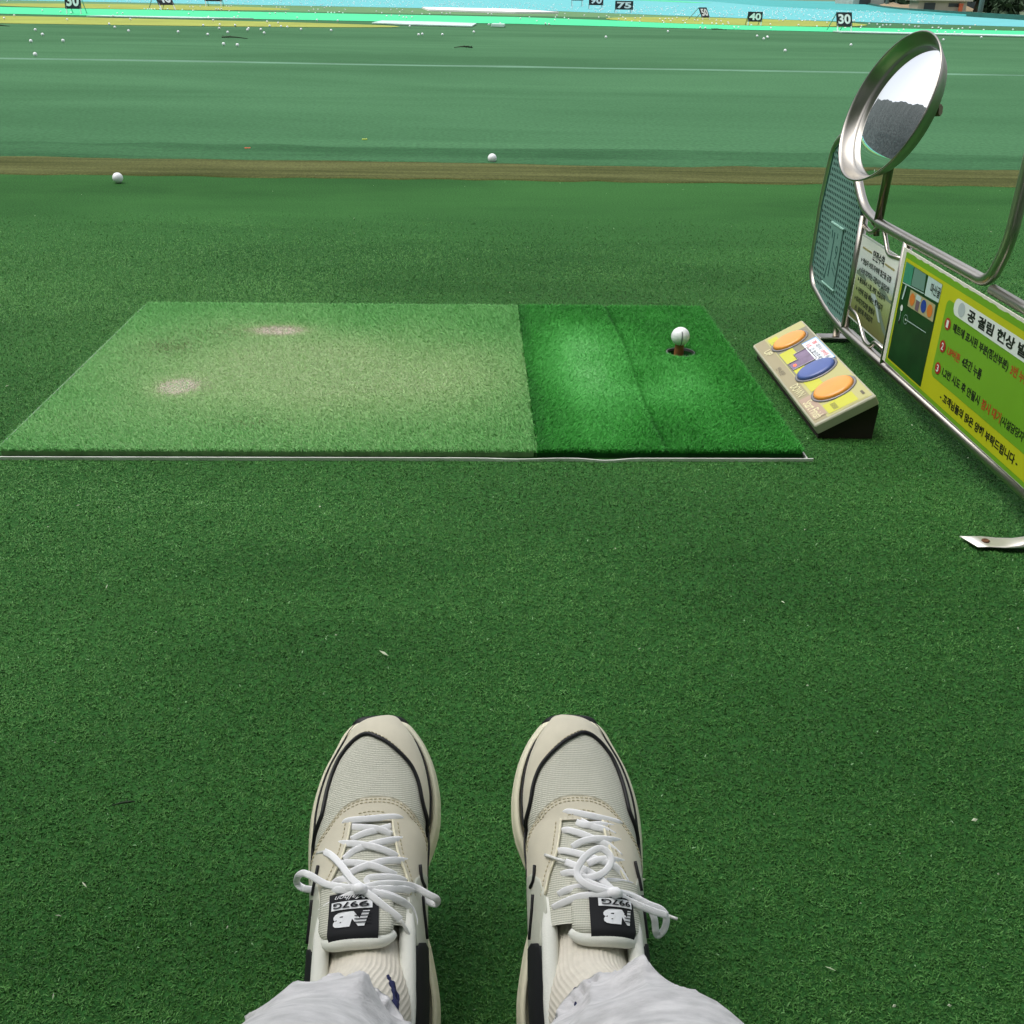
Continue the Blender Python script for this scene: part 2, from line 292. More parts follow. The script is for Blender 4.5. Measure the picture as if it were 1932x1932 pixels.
# ------------------------------------------------------------------ hitting mats
M_rub = mat('black_rubber', lin((26, 28, 26)), .8, var=.2)
def pile(name, x0, x1, y0, y1, z, n, ln, wd, m, tintf, parent, hole=None, seed=0):
    X = RNG.uniform(x0, x1, n); Y = RNG.uniform(y0, y1, n)
    if hole:
        k = (X-hole[0])**2+((Y-hole[1]))**2 > hole[2]**2; X, Y = X[k], Y[k]
    t, hgt, dirn = tintf(X, Y)
    return blades(name, X, Y, np.full(len(X), z), ln*hgt, wd, .75, t, m, parent, dirn, curl=.55)
def gauss(X, Y, cx, cy, sx, sy): return np.exp(-(((X-cx)/sx)**2+((Y-cy)/sy)**2))
def stance_tint(X, Y):
    w1 = np.clip(1.2*gauss(X, Y, -.43, 2.10, .36, .32)+.55*gauss(X, Y, -.02, 2.08, .18, .22), 0, 1)
    edge = vnoise(X, Y, 6, 6, 21)*.25
    t = .29+.36*np.clip(w1+edge-.12, 0, 1)
    sp = np.clip(1.3*gauss(X, Y, -.617, 2.005, .040, .045)+1.2*gauss(X, Y, -.475, 2.395, .070, .040), 0, 1)
    br = np.clip(.8*gauss(X, Y, -.70, 2.26, .055, .05)+.3*gauss(X, Y, -.60, 2.37, .10, .05)+.25*gauss(X, Y, -.42, 1.81, .06, .04), 0, 1)
    t = t+.62*sp
    r = RNG.random(len(X)); t = np.where(r < br*.55, .055, t)
    t = t+RNG.normal(0, .055, len(X)); t = np.clip(t, .05, 1)
    # weave of the backing shows through where the pile is worn off
    wv = (np.sin((X-.35*(Y-2))*2*np.pi/.0095) > .2) & (sp > .12)
    t = np.where(wv & (sp > .12), t-.16*np.clip(sp*3, 0, 1), t)
    h = (1-.5*w1)*(1-.4*sp); d = np.pi+RNG.normal(0, 1.0, len(X))
    return t, h, d
def hit_tint(X, Y):
    w1 = np.clip(0.72*gauss(X, Y, .25, 2.13, .10, .28)+.42*gauss(X, Y, .45, 2.03, .08, .14), 0, 1)
    seam = np.exp(-((X-(.352+.004*np.sin(Y*9)))/.006)**2)
    t = .22+.68*np.clip(w1+(vnoise(X, Y, 9, 9, 22)-.5)*.28, 0, 1)-.17*seam+RNG.normal(0, .07, len(X))
    t = t-.12*np.clip(1-(X-MAT_XS)/.03, 0, 1)
    h = (1-.35*w1)*(1-.5*seam); d = RNG.uniform(0, 2*np.pi, len(X))
    d = np.where(X < MAT_XS+.12, RNG.normal(0, .9, len(X)), d)
    return np.clip(t, 0, 1), h, d
M_st = blade_mat('stance_pile', [(0, lin((124, 124, 84))), (.08, lin((132, 138, 96))), (.11, lin((84, 158, 78))), (.32, lin((122, 192, 110))), (.64, lin((182, 212, 152))), (.82, lin((206, 204, 176))), (1, lin((244, 224, 220)))])
M_ht = blade_mat('hitting_pile', [(0, lin((16, 88, 20))), (.3, lin((58, 158, 54))), (.6, lin((104, 200, 102))), (.85, lin((168, 230, 164))), (1, lin((190, 236, 184)))])
M_stb = mat('stance_backing', lin((132, 168, 112)), .95, var=.2, vscale=60); M_htb = mat('hitting_backing', lin((22, 84, 30)), .95, var=.2, vscale=60)
HOLE = (.4815, 2.243, .0375)
sm = thing('stance_mat', 'large pale green stance mat with worn whitish patches', 'mat', ((MAT_X0+MAT_XS)/2, (MAT_Y0+MAT_Y1)/2, 0))
def under(o, root):
    """parent o (built in world coordinates) to root without moving it"""
    o.parent = root; o.matrix_parent_inverse = Matrix.Translation(-Vector(root.location)); return o
mb = MB(); mb.box((MAT_X0+.003, MAT_Y0+.004, .001), (MAT_XS-.003, MAT_Y1, .012)); under(mb.build('backing', M_stb), sm)
under(pile('pile', MAT_X0, MAT_XS+.003, MAT_Y0, MAT_Y1, .011, 380000, .0105, .0015, M_st, stance_tint, None), sm)
hm = thing('hitting_mat', 'dark green hitting mat with a tee hole and a pale worn streak', 'mat', ((MAT_XS+MAT_X1)/2, (MAT_Y0+MAT_Y1)/2, 0))
# backing with the tee hole cut out
out = [Vector((x, y)) for x, y in rect(MAT_XS+.003, MAT_Y0+.004, MAT_X1-.002, MAT_Y1)]; nh = 28
hol = [Vector((HOLE[0]+.031*math.cos(2*math.pi*k/nh), HOLE[1]+.031*math.sin(2*math.pi*k/nh))) for k in range(nh)]
vv, _, ff, *_ = delaunay_2d_cdt(out+hol, [], [[0, 1, 2, 3]]+[[4+k for k in range(nh)][::-1]], 0, 1e-6)
ff = [f for f in ff if (sum((vv[i] for i in f), Vector((0, 0)))/len(f)-Vector(HOLE[:2])).length > .0312]
V = [(v.x, v.y, .010) for v in vv]; b0 = len(V)
F = [tuple(f) for f in ff]
V += [(v.x, v.y, .0) for v in hol]; hi = [min(range(b0), key=lambda i, h=h: (vv[i]-h).length) for h in hol]
F += [(hi[k], hi[(k+1) % nh], b0+(k+1) % nh, b0+k) for k in range(nh)]
c0 = len(V); P4 = rect(MAT_XS+.003, MAT_Y0+.004, MAT_X1-.002, MAT_Y1)
V += [(x, y, z) for z in (.001, .0098) for x, y in P4]; F += [(c0+k, c0+(k+1) % 4, c0+4+(k+1) % 4, c0+4+k) for k in range(4)]
under(mesh('backing', V, F, M_htb), hm)
under(pile('pile', MAT_XS+.002, MAT_X1, MAT_Y0+.002, MAT_Y1, .0095, 320000, .0130, .0015, M_ht, hit_tint, None, HOLE), hm)
mb = MB(); mb.lathe([(.0312, .0), (.0335, .0), (.0335, .0140), (.0312, .0140), (.0312, .0)], 28, (HOLE[0], HOLE[1], .002)); under(mb.build('hole_ring', mat('grey_ring', lin((96, 100, 96)), .5), smooth=False), hm)
mb = MB(); mb.lathe([(.0001, .0), (.0312, .0)], 28, (HOLE[0], HOLE[1], .0012)); under(mb.build('hole_bottom', mat('hole_dark', lin((12, 12, 10)), .9)), hm)
# rubber tee, ball on it
mb = MB(); mb.lathe([(.0115, 0), (.0112, .008), (.0104, .030), (.0108, .0350), (.0095, .0358), (.0080, .0345), (.006, .033)], 24, (0, 0, 0))
tee = mb.build('rubber_tee', mat('tee_rubber', lin((134, 92, 50)), .65, var=.12, vscale=90), smooth=True); tee.location = (HOLE[0]-.004, HOLE[1], .0016); tag(tee, 'brown rubber tee standing in the hole of the dark green mat', 'tee')
def ico_sphere(r, sub):
    t = (1+5**.5)/2; V = [(-1, t, 0), (1, t, 0), (-1, -t, 0), (1, -t, 0), (0, -1, t), (0, 1, t), (0, -1, -t), (0, 1, -t), (t, 0, -1), (t, 0, 1), (-t, 0, -1), (-t, 0, 1)]
    V = [np.array(v)/np.linalg.norm(v) for v in V]
    F = [(0, 11, 5), (0, 5, 1), (0, 1, 7), (0, 7, 10), (0, 10, 11), (1, 5, 9), (5, 11, 4), (11, 10, 2), (10, 7, 6), (7, 1, 8), (3, 9, 4), (3, 4, 2), (3, 2, 6), (3, 6, 8), (3, 8, 9), (4, 9, 5), (2, 4, 11), (6, 2, 10), (8, 6, 7), (9, 8, 1)]
    for _ in range(sub):
        mid = {}; G = []
        def m(a, b):
            k = (min(a, b), max(a, b))
            if k not in mid: v = V[a]+V[b]; V.append(v/np.linalg.norm(v)); mid[k] = len(V)-1
            return mid[k]
        for a, b, c in F:
            x, y, z = m(a, b), m(b, c), m(c, a); G += [(a, x, z), (b, y, x), (c, z, y), (x, y, z)]
        F = G
    return np.array(V)*r, F
M_ball = bpy.data.materials.new('golf_ball'); M_ball.use_nodes = True; _n = M_ball.node_tree; _b = _n.nodes['Principled BSDF']
_b.inputs['Base Color'].default_value = (.84, .86, .86, 1); _b.inputs['Roughness'].default_value = .35
_v = _n.nodes.new('ShaderNodeTexVoronoi'); _v.inputs['Scale'].default_value = 260; _t = _n.nodes.new('ShaderNodeTexCoord'); _n.links.new(_t.outputs['Object'], _v.inputs['Vector'])
_u = _n.nodes.new('ShaderNodeBump'); _u.inputs['Strength'].default_value = .35; _u.inputs['Distance'].default_value = .0012; _n.links.new(_v.outputs['Distance'], _u.inputs['Height']); _n.links.new(_u.outputs[0], _b.inputs['Normal'])
BR = .02135
V, F = ico_sphere(BR, 4)
tb = mesh('golf_ball', V, F, M_ball, None, True); tb.location = (HOLE[0]-.004, HOLE[1], .0350+BR-.0026); tag(tb, 'white golf ball with a dark stripe sitting on the brown rubber tee', 'golf ball')
mb = MB()
for k, o_ in enumerate((-.0017, .0017)):
    P = []
    for i in range(25):
        a = R_(-72+118*i/24); q = Vector((o_+.006*math.sin(a)*-1, -math.cos(a), math.sin(a))).normalized()*(BR+.00005); P.append(q)
    mb.tube(P, [.0009]*25, 6)
mb.build('stripe', mat('ball_ink', lin((40, 48, 60)), .5), tb, True)
for loc, lab in (((-1.5027, 4.4687, BR), 'white golf ball on the green floor just before the brown strip'), ((.0873, 5.160, BR), 'white golf ball resting against the far edge of the brown strip')):
    o = tb.copy(); o.data = tb.data; COL.objects.link(o); o.location = loc; o.rotation_euler = (.4, .5, 1.2); o['label'] = lab
# thin aluminium edging round the mats' near and left sides
M_alu = mat('aluminium', lin((222, 222, 216)), .45, .35, var=.18, vscale=9)
mb = MB(); P = []
for i in range(90):
    x = MAT_X0-.012+(MAT_X1+.016-MAT_X0+.012)*i/89; bend = .006*math.exp(-((x-.24)/.035)**2)+.003*math.exp(-((x-.08)/.05)**2)
    P.append((x, MAT_Y0-.010-bend, .0062-bend*.25))
for dy, z0, z1, th in ((0, -.001, .0095, .0030),):
    V = []
    for (x, y, z) in P: V += [(x, y-th, 0), (x, y-th, z), (x, y, z), (x, y, 0)]
    F = [(4*i+k, 4*i+4+k, 4*i+4+(k+1) % 4, 4*i+(k+1) % 4) for i in range(89) for k in range(4)]+[(0, 1, 2, 3), (359, 358, 357, 356)]
    mb.add(V, F)
mb.box((MAT_X1+.0035, MAT_Y0-.0098, 0), (MAT_X1+.006, MAT_Y0+.02, .0066))
o = mb.build('edging', M_alu); tag(o, 'thin dented aluminium edging strip along the near side of the mats', 'edging'); localise(o)
mb = MB(); mb.box((MAT_X0-.0125, MAT_Y0-.008, 0), (MAT_X0-.0112, MAT_Y1, .0075)); o = mb.build('edging', mat('dull_edging', lin((150, 168, 150)), .6, var=.3, vscale=14)); tag(o, 'thin pale edging strip along the left side of the stance mat', 'edging'); localise(o)
# ------------------------------------------------------------------ control console beside the mat
cs = thing('control_console', 'beige tilted ball dispenser console with orange and blue oval buttons', 'console', (.713, 2.0, 0))
M_cas = mat('console_plastic', lin((186, 184, 160)), .5, var=.07, vscale=14, bump=.1, bscale=300); M_dk = mat('console_base', lin((40, 33, 27)), .8, var=.2, vscale=10)
Pl, Pr = Vector((.6505, 0, .0300)), Vector((.7590, 0, .0930)); AX = (Pr-Pl); LW = AX.length; AX = AX.normalized(); NZ = Vector((-AX.z, 0, AX.x)); YF, YB = 1.766, 2.2520
def cp(a, l, h): return Vector((Pl.x, YB-l, Pl.z))+AX*a+NZ*h     # a across (left low to right high), l along (far to near), h above the face
LL = YB-YF
# base: wedge prism
prof = [(.664, .001), (.770, .001), (.772, .064), (.766, .078), (.668, .022), (.664, .016)]
V = [(x, YF+.006, z) for x, z in prof]+[(x, YB-.006, z) for x, z in prof]; n = len(prof)
under(mesh('base', V, [tuple(range(n)), tuple(range(2*n-1, n-1, -1))]+[(i+n, (i+1) % n+n, (i+1) % n, i) for i in range(n)], M_dk), cs)
def slab(a0, a1, l0, l1, h0, h1, r, bev, n=5):
    """rounded plate in console-face coordinates"""
    P0 = rrect(a0, l0, a1, l1, r, n); c = ((a0+a1)/2, (l0+l1)/2)
    def sh(P, d): return [(a+(d if a < c[0] else -d), l+(d if l < c[1] else -d)) for a, l in P]
    rings = [(P0, h0), (P0, h1-bev), (sh(P0, bev*.4), h1-bev*.3), (sh(P0, bev), h1)]; m = len(P0); V = [cp(a, l, h) for P, h in rings for a, l in P]
    F = [tuple(range(m))]+[(k*m+i, k*m+m+i, k*m+m+(i+1) % m, k*m+(i+1) % m) for k in range(3) for i in range(m)]+[tuple(range(4*m-1, 3*m-1, -1))]
    return V, F
V, F = slab(0, LW, 0, LL, -.020, 0, .004, .0035); under(mesh('lid', V, F, M_cas), cs)
# printed face.  a: across 0..LW, l: along 0..LL (l grows towards the camera)
PMc = [mat('print_tan', lin((160, 150, 118)), .5), mat('print_grey', lin((136, 132, 112)), .5), mat('print_yellow', lin((196, 196, 70)), .5), mat('print_olive', lin((184, 180, 122)), .5), mat('print_dark', lin((104, 98, 80)), .5), mat('print_cream', lin((222, 216, 170)), .5), mat('print_pink', lin((176, 152, 132)), .5)]
pr = Print((0, 0, 0), (1, 0, 0), (0, 1, 0)); pr.p = lambda a, l, h: cp(a, l, h)
K = LW/.1255
def S_(a): return a*K
pr.poly(rect(.004, .006, LW-.004, LL-.006)[::-1], 0, .0003)
pr.poly(rect(S_(.030), .006, S_(.121), LL-.006)[::-1], 3, .0006)
pr.poly(rect(S_(.032), .045, S_(.121), .27)[::-1], 1, .0009)
pr.poly(rect(S_(.062), .270, S_(.114), LL-.010)[::-1], 3, .0010)
for a0, a1, l0, l1 in ((.034, .056, .020, .075), (.034, .066, .120, .185), (.036, .060, .225, .285), (.036, .066, .30, .355), (.036, .096, .43, .472)): pr.poly(rect(S_(a0), l0, S_(a1), l1)[::-1], 2, .0013)
pr.poly(rect(S_(.006), .365, S_(.034), LL-.02)[::-1], 6, .0013)
def ctext(body, a0, a1, l0, l1, mi, h, weight=.0):
    """text whose baseline runs along l (towards the camera) and whose top points to high a"""
    V, F = fit(text_mesh(body, weight), l0, l1, a0, a1); pr.mb.add([cp(b_, a_, h) for a_, b_ in V], [f[::-1] for f in F], mi)
ctext('UP', S_(.010), S_(.026), .070, .100, 5, .0016, .02); ctext('DOWN', S_(.008), S_(.026), .292, .352, 5, .0016, .01); ctext('Start Finish', S_(.008), S_(.028), .385, .468, 5, .0016, .01)
ctext('안내문', S_(.008), S_(.02), .18, .225, 4, .0016)
for k in range(7): pr.poly(rect(S_(.048), .440+.004*k, S_(.058), .4415+.004*k)[::-1], 4, .0016)
pr.poly([(S_(.108), .445), (S_(.108), .463), (S_(.113), .463), (S_(.113), .445)], 4, .0016)
for (a, l, s) in ((.046, .050, 1), (.046, .365, -1), (.098, .365, -1)):
    pr.poly([(S_(a-.009*s), l-.007), (S_(a), l), (S_(a-.009*s), l+.009), (S_(a-.002*s), l)][::1], 4, .0016)
under(pr.mb.build('faceplate_print', PMc), cs)
def oval(name, ca, cl, ra, rl, colr, lab):
    bz = MB(); bn = MB(); n = 36
    for prof, q, mi in ((((1.13, .0006), (1.13, .0034), (1.05, .0042), (1.0, .0030), (1.0, .001)), bz, 0), (((.985, .001), (.985, .0062), (.95, .0085), (.86, .0100), (.6, .0110), (.3, .0114), (.02, .0115)), bn, 0)):
        V = [cp(ca+ra*f*math.cos(2*math.pi*k/n), cl+rl*f*math.sin(2*math.pi*k/n), h) for f, h in prof for k in range(n)]
        q.add(V, [(i*n+k, (i+1)*n+k, (i+1)*n+(k+1) % n, i*n+(k+1) % n) for i in range(len(prof)-1) for k in range(n)])
    b = under(bn.build('button', mat(name, colr, .33, spec=.5, var=.05, vscale=30, coat=.2), smooth=True), cs); b['label'] = lab
    z = bz.build('bezel', M_bez, smooth=True); z.parent = b
M_bez = mat('bezel', lin((140, 138, 140)), .35, .3)
OR_ = lin((238, 160, 70)); BL_ = lin((78, 98, 160))
oval('orange_button', S_(.071), .083, S_(.0385), .032, OR_, 'orange oval button at the far end'); oval('blue_button', S_(.0725), .277, S_(.0405), .0335, BL_, 'blue oval button in the middle'); oval('orange_button', S_(.0735), .389, S_(.0410), .036, OR_, 'orange oval button nearest the camera')
# display window, recessed frame, lit digit
mb = MB(); P = [(.036, .190), (.036, .228), (.090, .228), (.090, .158), (.058, .158), (.058, .190)]
dp = Print((0, 0, 0), (1, 0, 0), (0, 1, 0)); dp.p = lambda a, l, h: cp(a, l, h)
dp.poly([(S_(a), l) for a, l in P], 0, .0018); dsp = under(dp.mb.build('display', mat('display_glass', lin((126, 108, 132)), .2, var=.18, vscale=40)), cs)
mb = MB(); mb.tube([cp(S_(a), l, .0022) for a, l in P], .0014, 8, closed=True); q = mb.build('display_rim', M_bez); q.parent = dsp
M_led = mat('led', (.9, .08, .02), .4); _e = M_led.node_tree.nodes['Principled BSDF']; _e.inputs['Emission Color'].default_value = (1, .10, .02, 1); _e.inputs['Emission Strength'].default_value = 1.8
mb = MB(); mb.add([cp(S_(.0455)+.0045*math.cos(t)*f, .209+.0065*math.sin(t)*f, .0024) for f, t in [((1 if k % 2 else .55), 2*math.pi*k/12) for k in range(12)]], [tuple(range(12))]); q = mb.build('lamp', M_led); q.parent = dsp
M_stk = [mat('sticker_white', lin((232, 236, 240)), .4), mat('sticker_blue', lin((120, 170, 220)), .4), mat('sticker_red', lin((214, 70, 70)), .5), mat('sticker_grey', lin((84, 92, 100)), .5)]
st = Print((0, 0, 0), (1, 0, 0), (0, 1, 0)); st.p = lambda a, l, h: cp(a, l, h)
st.poly(rect(S_(.086), .125, S_(.121), .262)[::-1], 1, .0022); st.poly(rect(S_(.086), .130, S_(.119), .259)[::-1], 0, .0025)
def sttext(body, a0, a1, l0, l1, mi):
    V, F = fit(text_mesh(body, .01), l0, l1, a0, a1); st.mb.add([cp(b_, a_, .0028) for a_, b_ in V], [f[::-1] for f in F], mi)
sttext('볼', S_(.105), S_(.115), .142, .160, 2); sttext('대기시', S_(.105), S_(.115), .166, .196, 3); sttext('UP버튼', S_(.105), S_(.115), .202, .238, 2); sttext('을', S_(.105), S_(.115), .240, .250, 3)
sttext('3초', S_(.091), S_(.101), .142, .164, 2); sttext('간 눌러주세요', S_(.091), S_(.101), .172, .248, 3)
under(st.mb.build('sticker', M_stk), cs)
# ------------------------------------------------------------------ steel bay divider
X0 = .890
dv = thing('bay_divider', 'low stainless steel bay divider carrying a mesh panel and two printed signs', 'divider', (X0, 1.95, 0))
def steel(name, c, rough): 
    m = mat(name, c, rough, 1.0, var=.10, vscale=7); return m
M_ss = steel('stainless', lin((186, 180, 170)), .32)
def dpart(mb, name, m=M_ss, smooth=True, parent=None):
    o = mb.build(name, m, smooth=smooth); o.parent = parent or dv
    if parent is None: o.matrix_parent_inverse = Matrix.Translation(-Vector(dv.location))
    return o
yz = lambda P: [(X0, y, z) for y, z in P]
top = yz([(1.665, .640), (1.664, .40), (1.700, .324), (2.245, .318), (2.335, .332), (2.400, .378), (2.462, .447), (2.530, .468), (2.590, .430), (2.618, .300), (2.618, .125), (2.590, .088), (2.450, .058), (2.322, .047), (1.365, .056)])
mb = MB(); mb.tube(round_poly([(X0, 1.40, .30), (X0, 1.40, .640)]+top, .035, 6), .0108, 18); dpart(mb, 'frame')
mb = MB(); mb.tube([(X0, 1.372, .3185), (X0, 1.682, .3185)], .0095, 14); dpart(mb, 'top_rail')
mb = MB(); mb.tube([(X0, 2.322, .054), (X0, 2.322, .316)], .0095, 16); dpart(mb, 'post')
mb = MB(); mb.tube([(X0, 2.060, .054), (X0, 2.060, .316)], .0100, 16); dpart(mb, 'post')
mb = MB(); mb.tube([(X0, 1.365, .020), (X0, 1.365, .330)], .0100, 16); dpart(mb, 'post')
# second thin rail just behind the bottom tube
mb = MB(); mb.tube([(X0+.016, 2.32, .046), (X0+.016, 2.06, .048)], .004, 10); dpart(mb, 'bottom_rod')
for nm, P in (('upper_hanger', [(2.318, .296), (2.262, .288), (2.228, .312), (2.196, .312), (2.150, .268), (2.064, .278)]), ('lower_hanger', [(2.318, .106), (2.262, .104), (2.238, .092), (2.192, .062), (2.150, .062), (2.132, .080), (2.064, .080)])):
    mb = MB(); mb.tube(round_poly(yz(P), .02, 5), .0050, 12); dpart(mb, nm)
# feet
mb = MB(); mb.tube([(X0+.006, 2.385, .004), (X0+.004, 2.385, .060)], .0085, 14); dpart(mb, 'leg')
mb = MB(); mb.box((.850, 2.367, .0085), (.945, 2.403, .0135), bev=.002); dpart(mb, 'foot_plate', smooth=False)
mb = MB()   # near foot: tube lying across, its end hammered flat and bolted down
sec = [(.766, .0180, .0013), (.800, .0178, .0014), (.822, .0165, .0022), (.842, .0140, .0045), (.860, .0118, .0085), (1.02, .0118, .0092)]; n = 18; V = []
for k, (x, wy, hz) in enumerate(sec):
    for i in range(n):
        a = 2*math.pi*i/n; cx = x+(.0075*(1-math.cos(a)) if k == 0 else 0); V.append((cx, 1.352-.015*min(1, max(0, (x-.80)/.06))+wy*math.copysign(abs(math.cos(a))**.8, math.cos(a)), .0060+hz+hz*math.sin(a)))
mb.add(V, [(k*n+i, k*n+(i+1) % n, (k+1)*n+(i+1) % n, (k+1)*n+i) for k in range(len(sec)-1) for i in range(n)]+[tuple(range(n-1, -1, -1)), tuple((len(sec)-1)*n+i for i in range(n))])
ft = dpart(mb, 'foot_tube', mat('worn_steel', lin((226, 222, 212)), .32, .75, var=.12, vscale=18))
mb = MB(); mb.lathe([(.0062, 0), (.0062, .0012), (.0048, .0022), (.0030, .0022), (.0022, .0014), (.0005, .0014)], 16, (.800, 1.351, .0090)); dpart(mb, 'screw', mat('rusty_screw', lin((110, 74, 48)), .7, .3, var=.3, vscale=200), True, ft)
# perforated mesh panel: front sheet with real holes, darker sheet behind
PAN = [(2.609, .285), (2.609, .118), (2.585, .094), (2.448, .066), (2.333, .056), (2.333, .318), (2.395, .388), (2.452, .452), (2.520, .458), (2.580, .424)]
def clip_cell(cell, poly):
    out = list(cell); n = len(poly); ar = sum(poly[i][0]*poly[(i+1) % n][1]-poly[(i+1) % n][0]*poly[i][1] for i in range(n)); s = 1 if ar > 0 else -1
    for i in range(n):
        a, b = poly[i], poly[(i+1) % n]; ins = lambda p: s*((b[0]-a[0])*(p[1]-a[1])-(b[1]-a[1])*(p[0]-a[0])) >= -1e-9; res = []
        for j in range(len(out)):
            p, q = out[j], out[(j+1) % len(out)]; ip, iq = ins(p), ins(q)
            if ip: res.append(p)
            if ip != iq:
                d1 = (b[0]-a[0])*(p[1]-a[1])-(b[1]-a[1])*(p[0]-a[0]); d2 = (b[0]-a[0])*(q[1]-a[1])-(b[1]-a[1])*(q[0]-a[0]); u = d1/(d1-d2); res.append((p[0]+(q[0]-p[0])*u, p[1]+(q[1]-p[1])*u))
        out = res
        if not out: return []
    return out
mb = MB(); cw, ch = .0128, .0132; XP = X0-.004
plate = [(2.508, .262), (2.424, .262), (2.424, .118), (2.508, .118)]
inpl = lambda y, z: 2.424-.004 < y < 2.508+.004 and .118-.004 < z < .262+.004
for j in range(32):
    z = .050+j*ch
    for i in range(25):
        y = 2.325+(i+(.5 if j % 2 else 0))*cw; cell = [(y-cw/2, z-ch/2), (y+cw/2, z-ch/2), (y+cw/2, z+ch/2), (y-cw/2, z+ch/2)]
        cc = clip_cell(cell, PAN)
        if not cc: continue
        full = len(cc) == 4 and all(abs(p[0]-q[0])+abs(p[1]-q[1]) < 1e-6 for p, q in zip(cc, cell)) if len(cc) == 4 else False
        if full and not inpl(y, z):
            o8 = [(y-cw/2, z), cell[0], (y, z-ch/2), cell[1], (y+cw/2, z), cell[2], (y, z+ch/2), cell[3]]; h8 = [(y+.0036*math.cos(a), z+.0044*math.sin(a)) for a in [R_(180+45*k) for k in range(8)]]
            V = [(XP, a, b) for a, b in o8+h8]; mb.add(V, [(k, (k+1) % 8, 8+(k+1) % 8, 8+k) for k in range(8)])
        else: mb.add([(XP, a, b) for a, b in cc], [tuple(range(len(cc)))])
M_pan = mat('teal_panel', lin((104, 142, 132)), .55, var=.06, vscale=12); M_pdk = mat('teal_backing', lin((40, 82, 76)), .7)
pn = dpart(mb, 'mesh_panel', M_pan, False)
mb = MB(); mb.add([(XP+.0055, a, b) for a, b in PAN]+[(XP+.0075, a, b) for a, b in PAN], [tuple(range(10)), tuple(range(19, 9, -1))]); dpart(mb, 'backing_sheet', M_pdk, False, pn)
mb = MB(); mb.tube([(XP, a, b) for a, b in PAN], .0028, 8, closed=True); dpart(mb, 'panel_rim', mat('panel_edge', lin((58, 98, 88)), .5), True, pn)
mb = MB(); mb.box((XP-.0035, 2.424, .118), (XP-.0006, 2.508, .262), bev=.0012)
pl = dpart(mb, 'number_plate', M_pan, False, pn)
em = Print((XP-.0036, 2.508, .118), (0, -1, 0), (0, 0, 1))
for P in ([(.030, .020), (.036, .020), (.037, .128), (.031, .128)], [(.004, .010), (.010, .006), (.021, .050), (.020, .060)], [(.012, .128), (.020, .110), (.023, .118), (.017, .132)], [(.055, .118), (.059, .118), (.058, .130), (.054, .130)], [(.052, .044), (.080, .030), (.080, .033), (.052, .048)], [(.054, .058), (.078, .046), (.078, .050), (.054, .063)]): em.poly(P, 0, .0004)
em.text('9', .056, .072, .068, .102, 0, .0004, -.01)
e_ = em.build('embossing', [M_pdk], None); e_.parent = pn
mb = MB(); mb.box((XP-.0050, 2.420, .2625), (XP-.0006, 2.512, .2655)); M_lip = mat('lip', lin((160, 202, 188)), .5); dpart(mb, 'plate_lip', M_lip, False, pn)
mb = MB(); mb.box((XP-.0050, 2.420, .1145), (XP-.0006, 2.512, .1175)); dpart(mb, 'plate_lip', M_lip, False, pn)
# white safety notice between the hangers
XS = X0-.0015
mb = MB(); mb.box((XS, 2.071, .085), (XS+.003, 2.311, .2785)); ws = dpart(mb, 'safety_notice', mat('notice_board', lin((200, 206, 198)), .45), False)
m_ = bpy.data.materials.new('notice_picture'); m_.use_nodes = True; n_ = m_.node_tree; b_ = n_.nodes['Principled BSDF']; b_.inputs['Roughness'].default_value = .35
t_ = n_.nodes.new('ShaderNodeTexCoord'); s_ = n_.nodes.new('ShaderNodeSeparateXYZ'); n_.links.new(t_.outputs['Generated'], s_.inputs[0])
no_ = n_.nodes.new('ShaderNodeTexNoise'); no_.inputs['Scale'].default_value = 3; no_.inputs['Detail'].default_value = 5; n_.links.new(t_.outputs['Generated'], no_.inputs['Vector'])
ma_ = n_.nodes.new('ShaderNodeMath'); ma_.operation = 'MULTIPLY_ADD'; n_.links.new(no_.outputs['Fac'], ma_.inputs[0]); ma_.inputs[1].default_value = .16; n_.links.new(s_.outputs['Z'], ma_.inputs[2])
r_ = n_.nodes.new('ShaderNodeValToRGB'); E_ = r_.color_ramp.elements
for _ in range(5): E_.new(.5)
for e, (p, c) in zip(E_, ((0, (104, 96, 58)), (.22, (118, 122, 74)), (.42, (142, 156, 100)), (.60, (176, 188, 142)), (.66, (172, 188, 182)), (.78, (212, 220, 218)), (1, (240, 242, 234)))): e.position = p; e.color = (*lin(c), 1)
n_.links.new(ma_.outputs[0], r_.inputs[0]); n_.links.new(r_.outputs[0], b_.inputs['Base Color'])
ink = mat('ink_black', lin((32, 32, 34)), .5); gold = mat('ink_gold', lin((176, 160, 96)), .5)
def on(o, par): o.parent = par; return o
pg = Print((XS-.0004, 2.309, .087), (0, -1, 0), (0, 0, 1)); pg.poly(rect(.002, .002, .234, .1875), 0, 0); on(pg.build('notice_print', [m_], None), ws)
pg = Print((XS-.0008, 2.309, .087), (0, -1, 0), (0, 0, 1))
tree = mat('print_tree', lin((112, 128, 112)), .4); pond = mat('print_pond', lin((176, 192, 190)), .4)
pg.poly([(.006, .110), (.022, .116), (.034, .108), (.05, .112), (.07, .104), (.07, .100), (.006, .103)], 0, 0); pg.poly([(.15, .104), (.165, .112), (.19, .108), (.215, .098), (.232, .100), (.232, .092), (.17, .094)], 0, 0)
pg.poly([(.11, .084), (.135, .088), (.150, .080), (.168, .060), (.190, .040), (.180, .038), (.150, .062), (.125, .072)], 1, 0); pg.poly([(.150, .082), (.168, .060), (.205, .030), (.232, .020), (.232, .030), (.205, .046), (.176, .068)], 0, .0001)
on(pg.build('landscape_print', [tree, pond], None), ws)
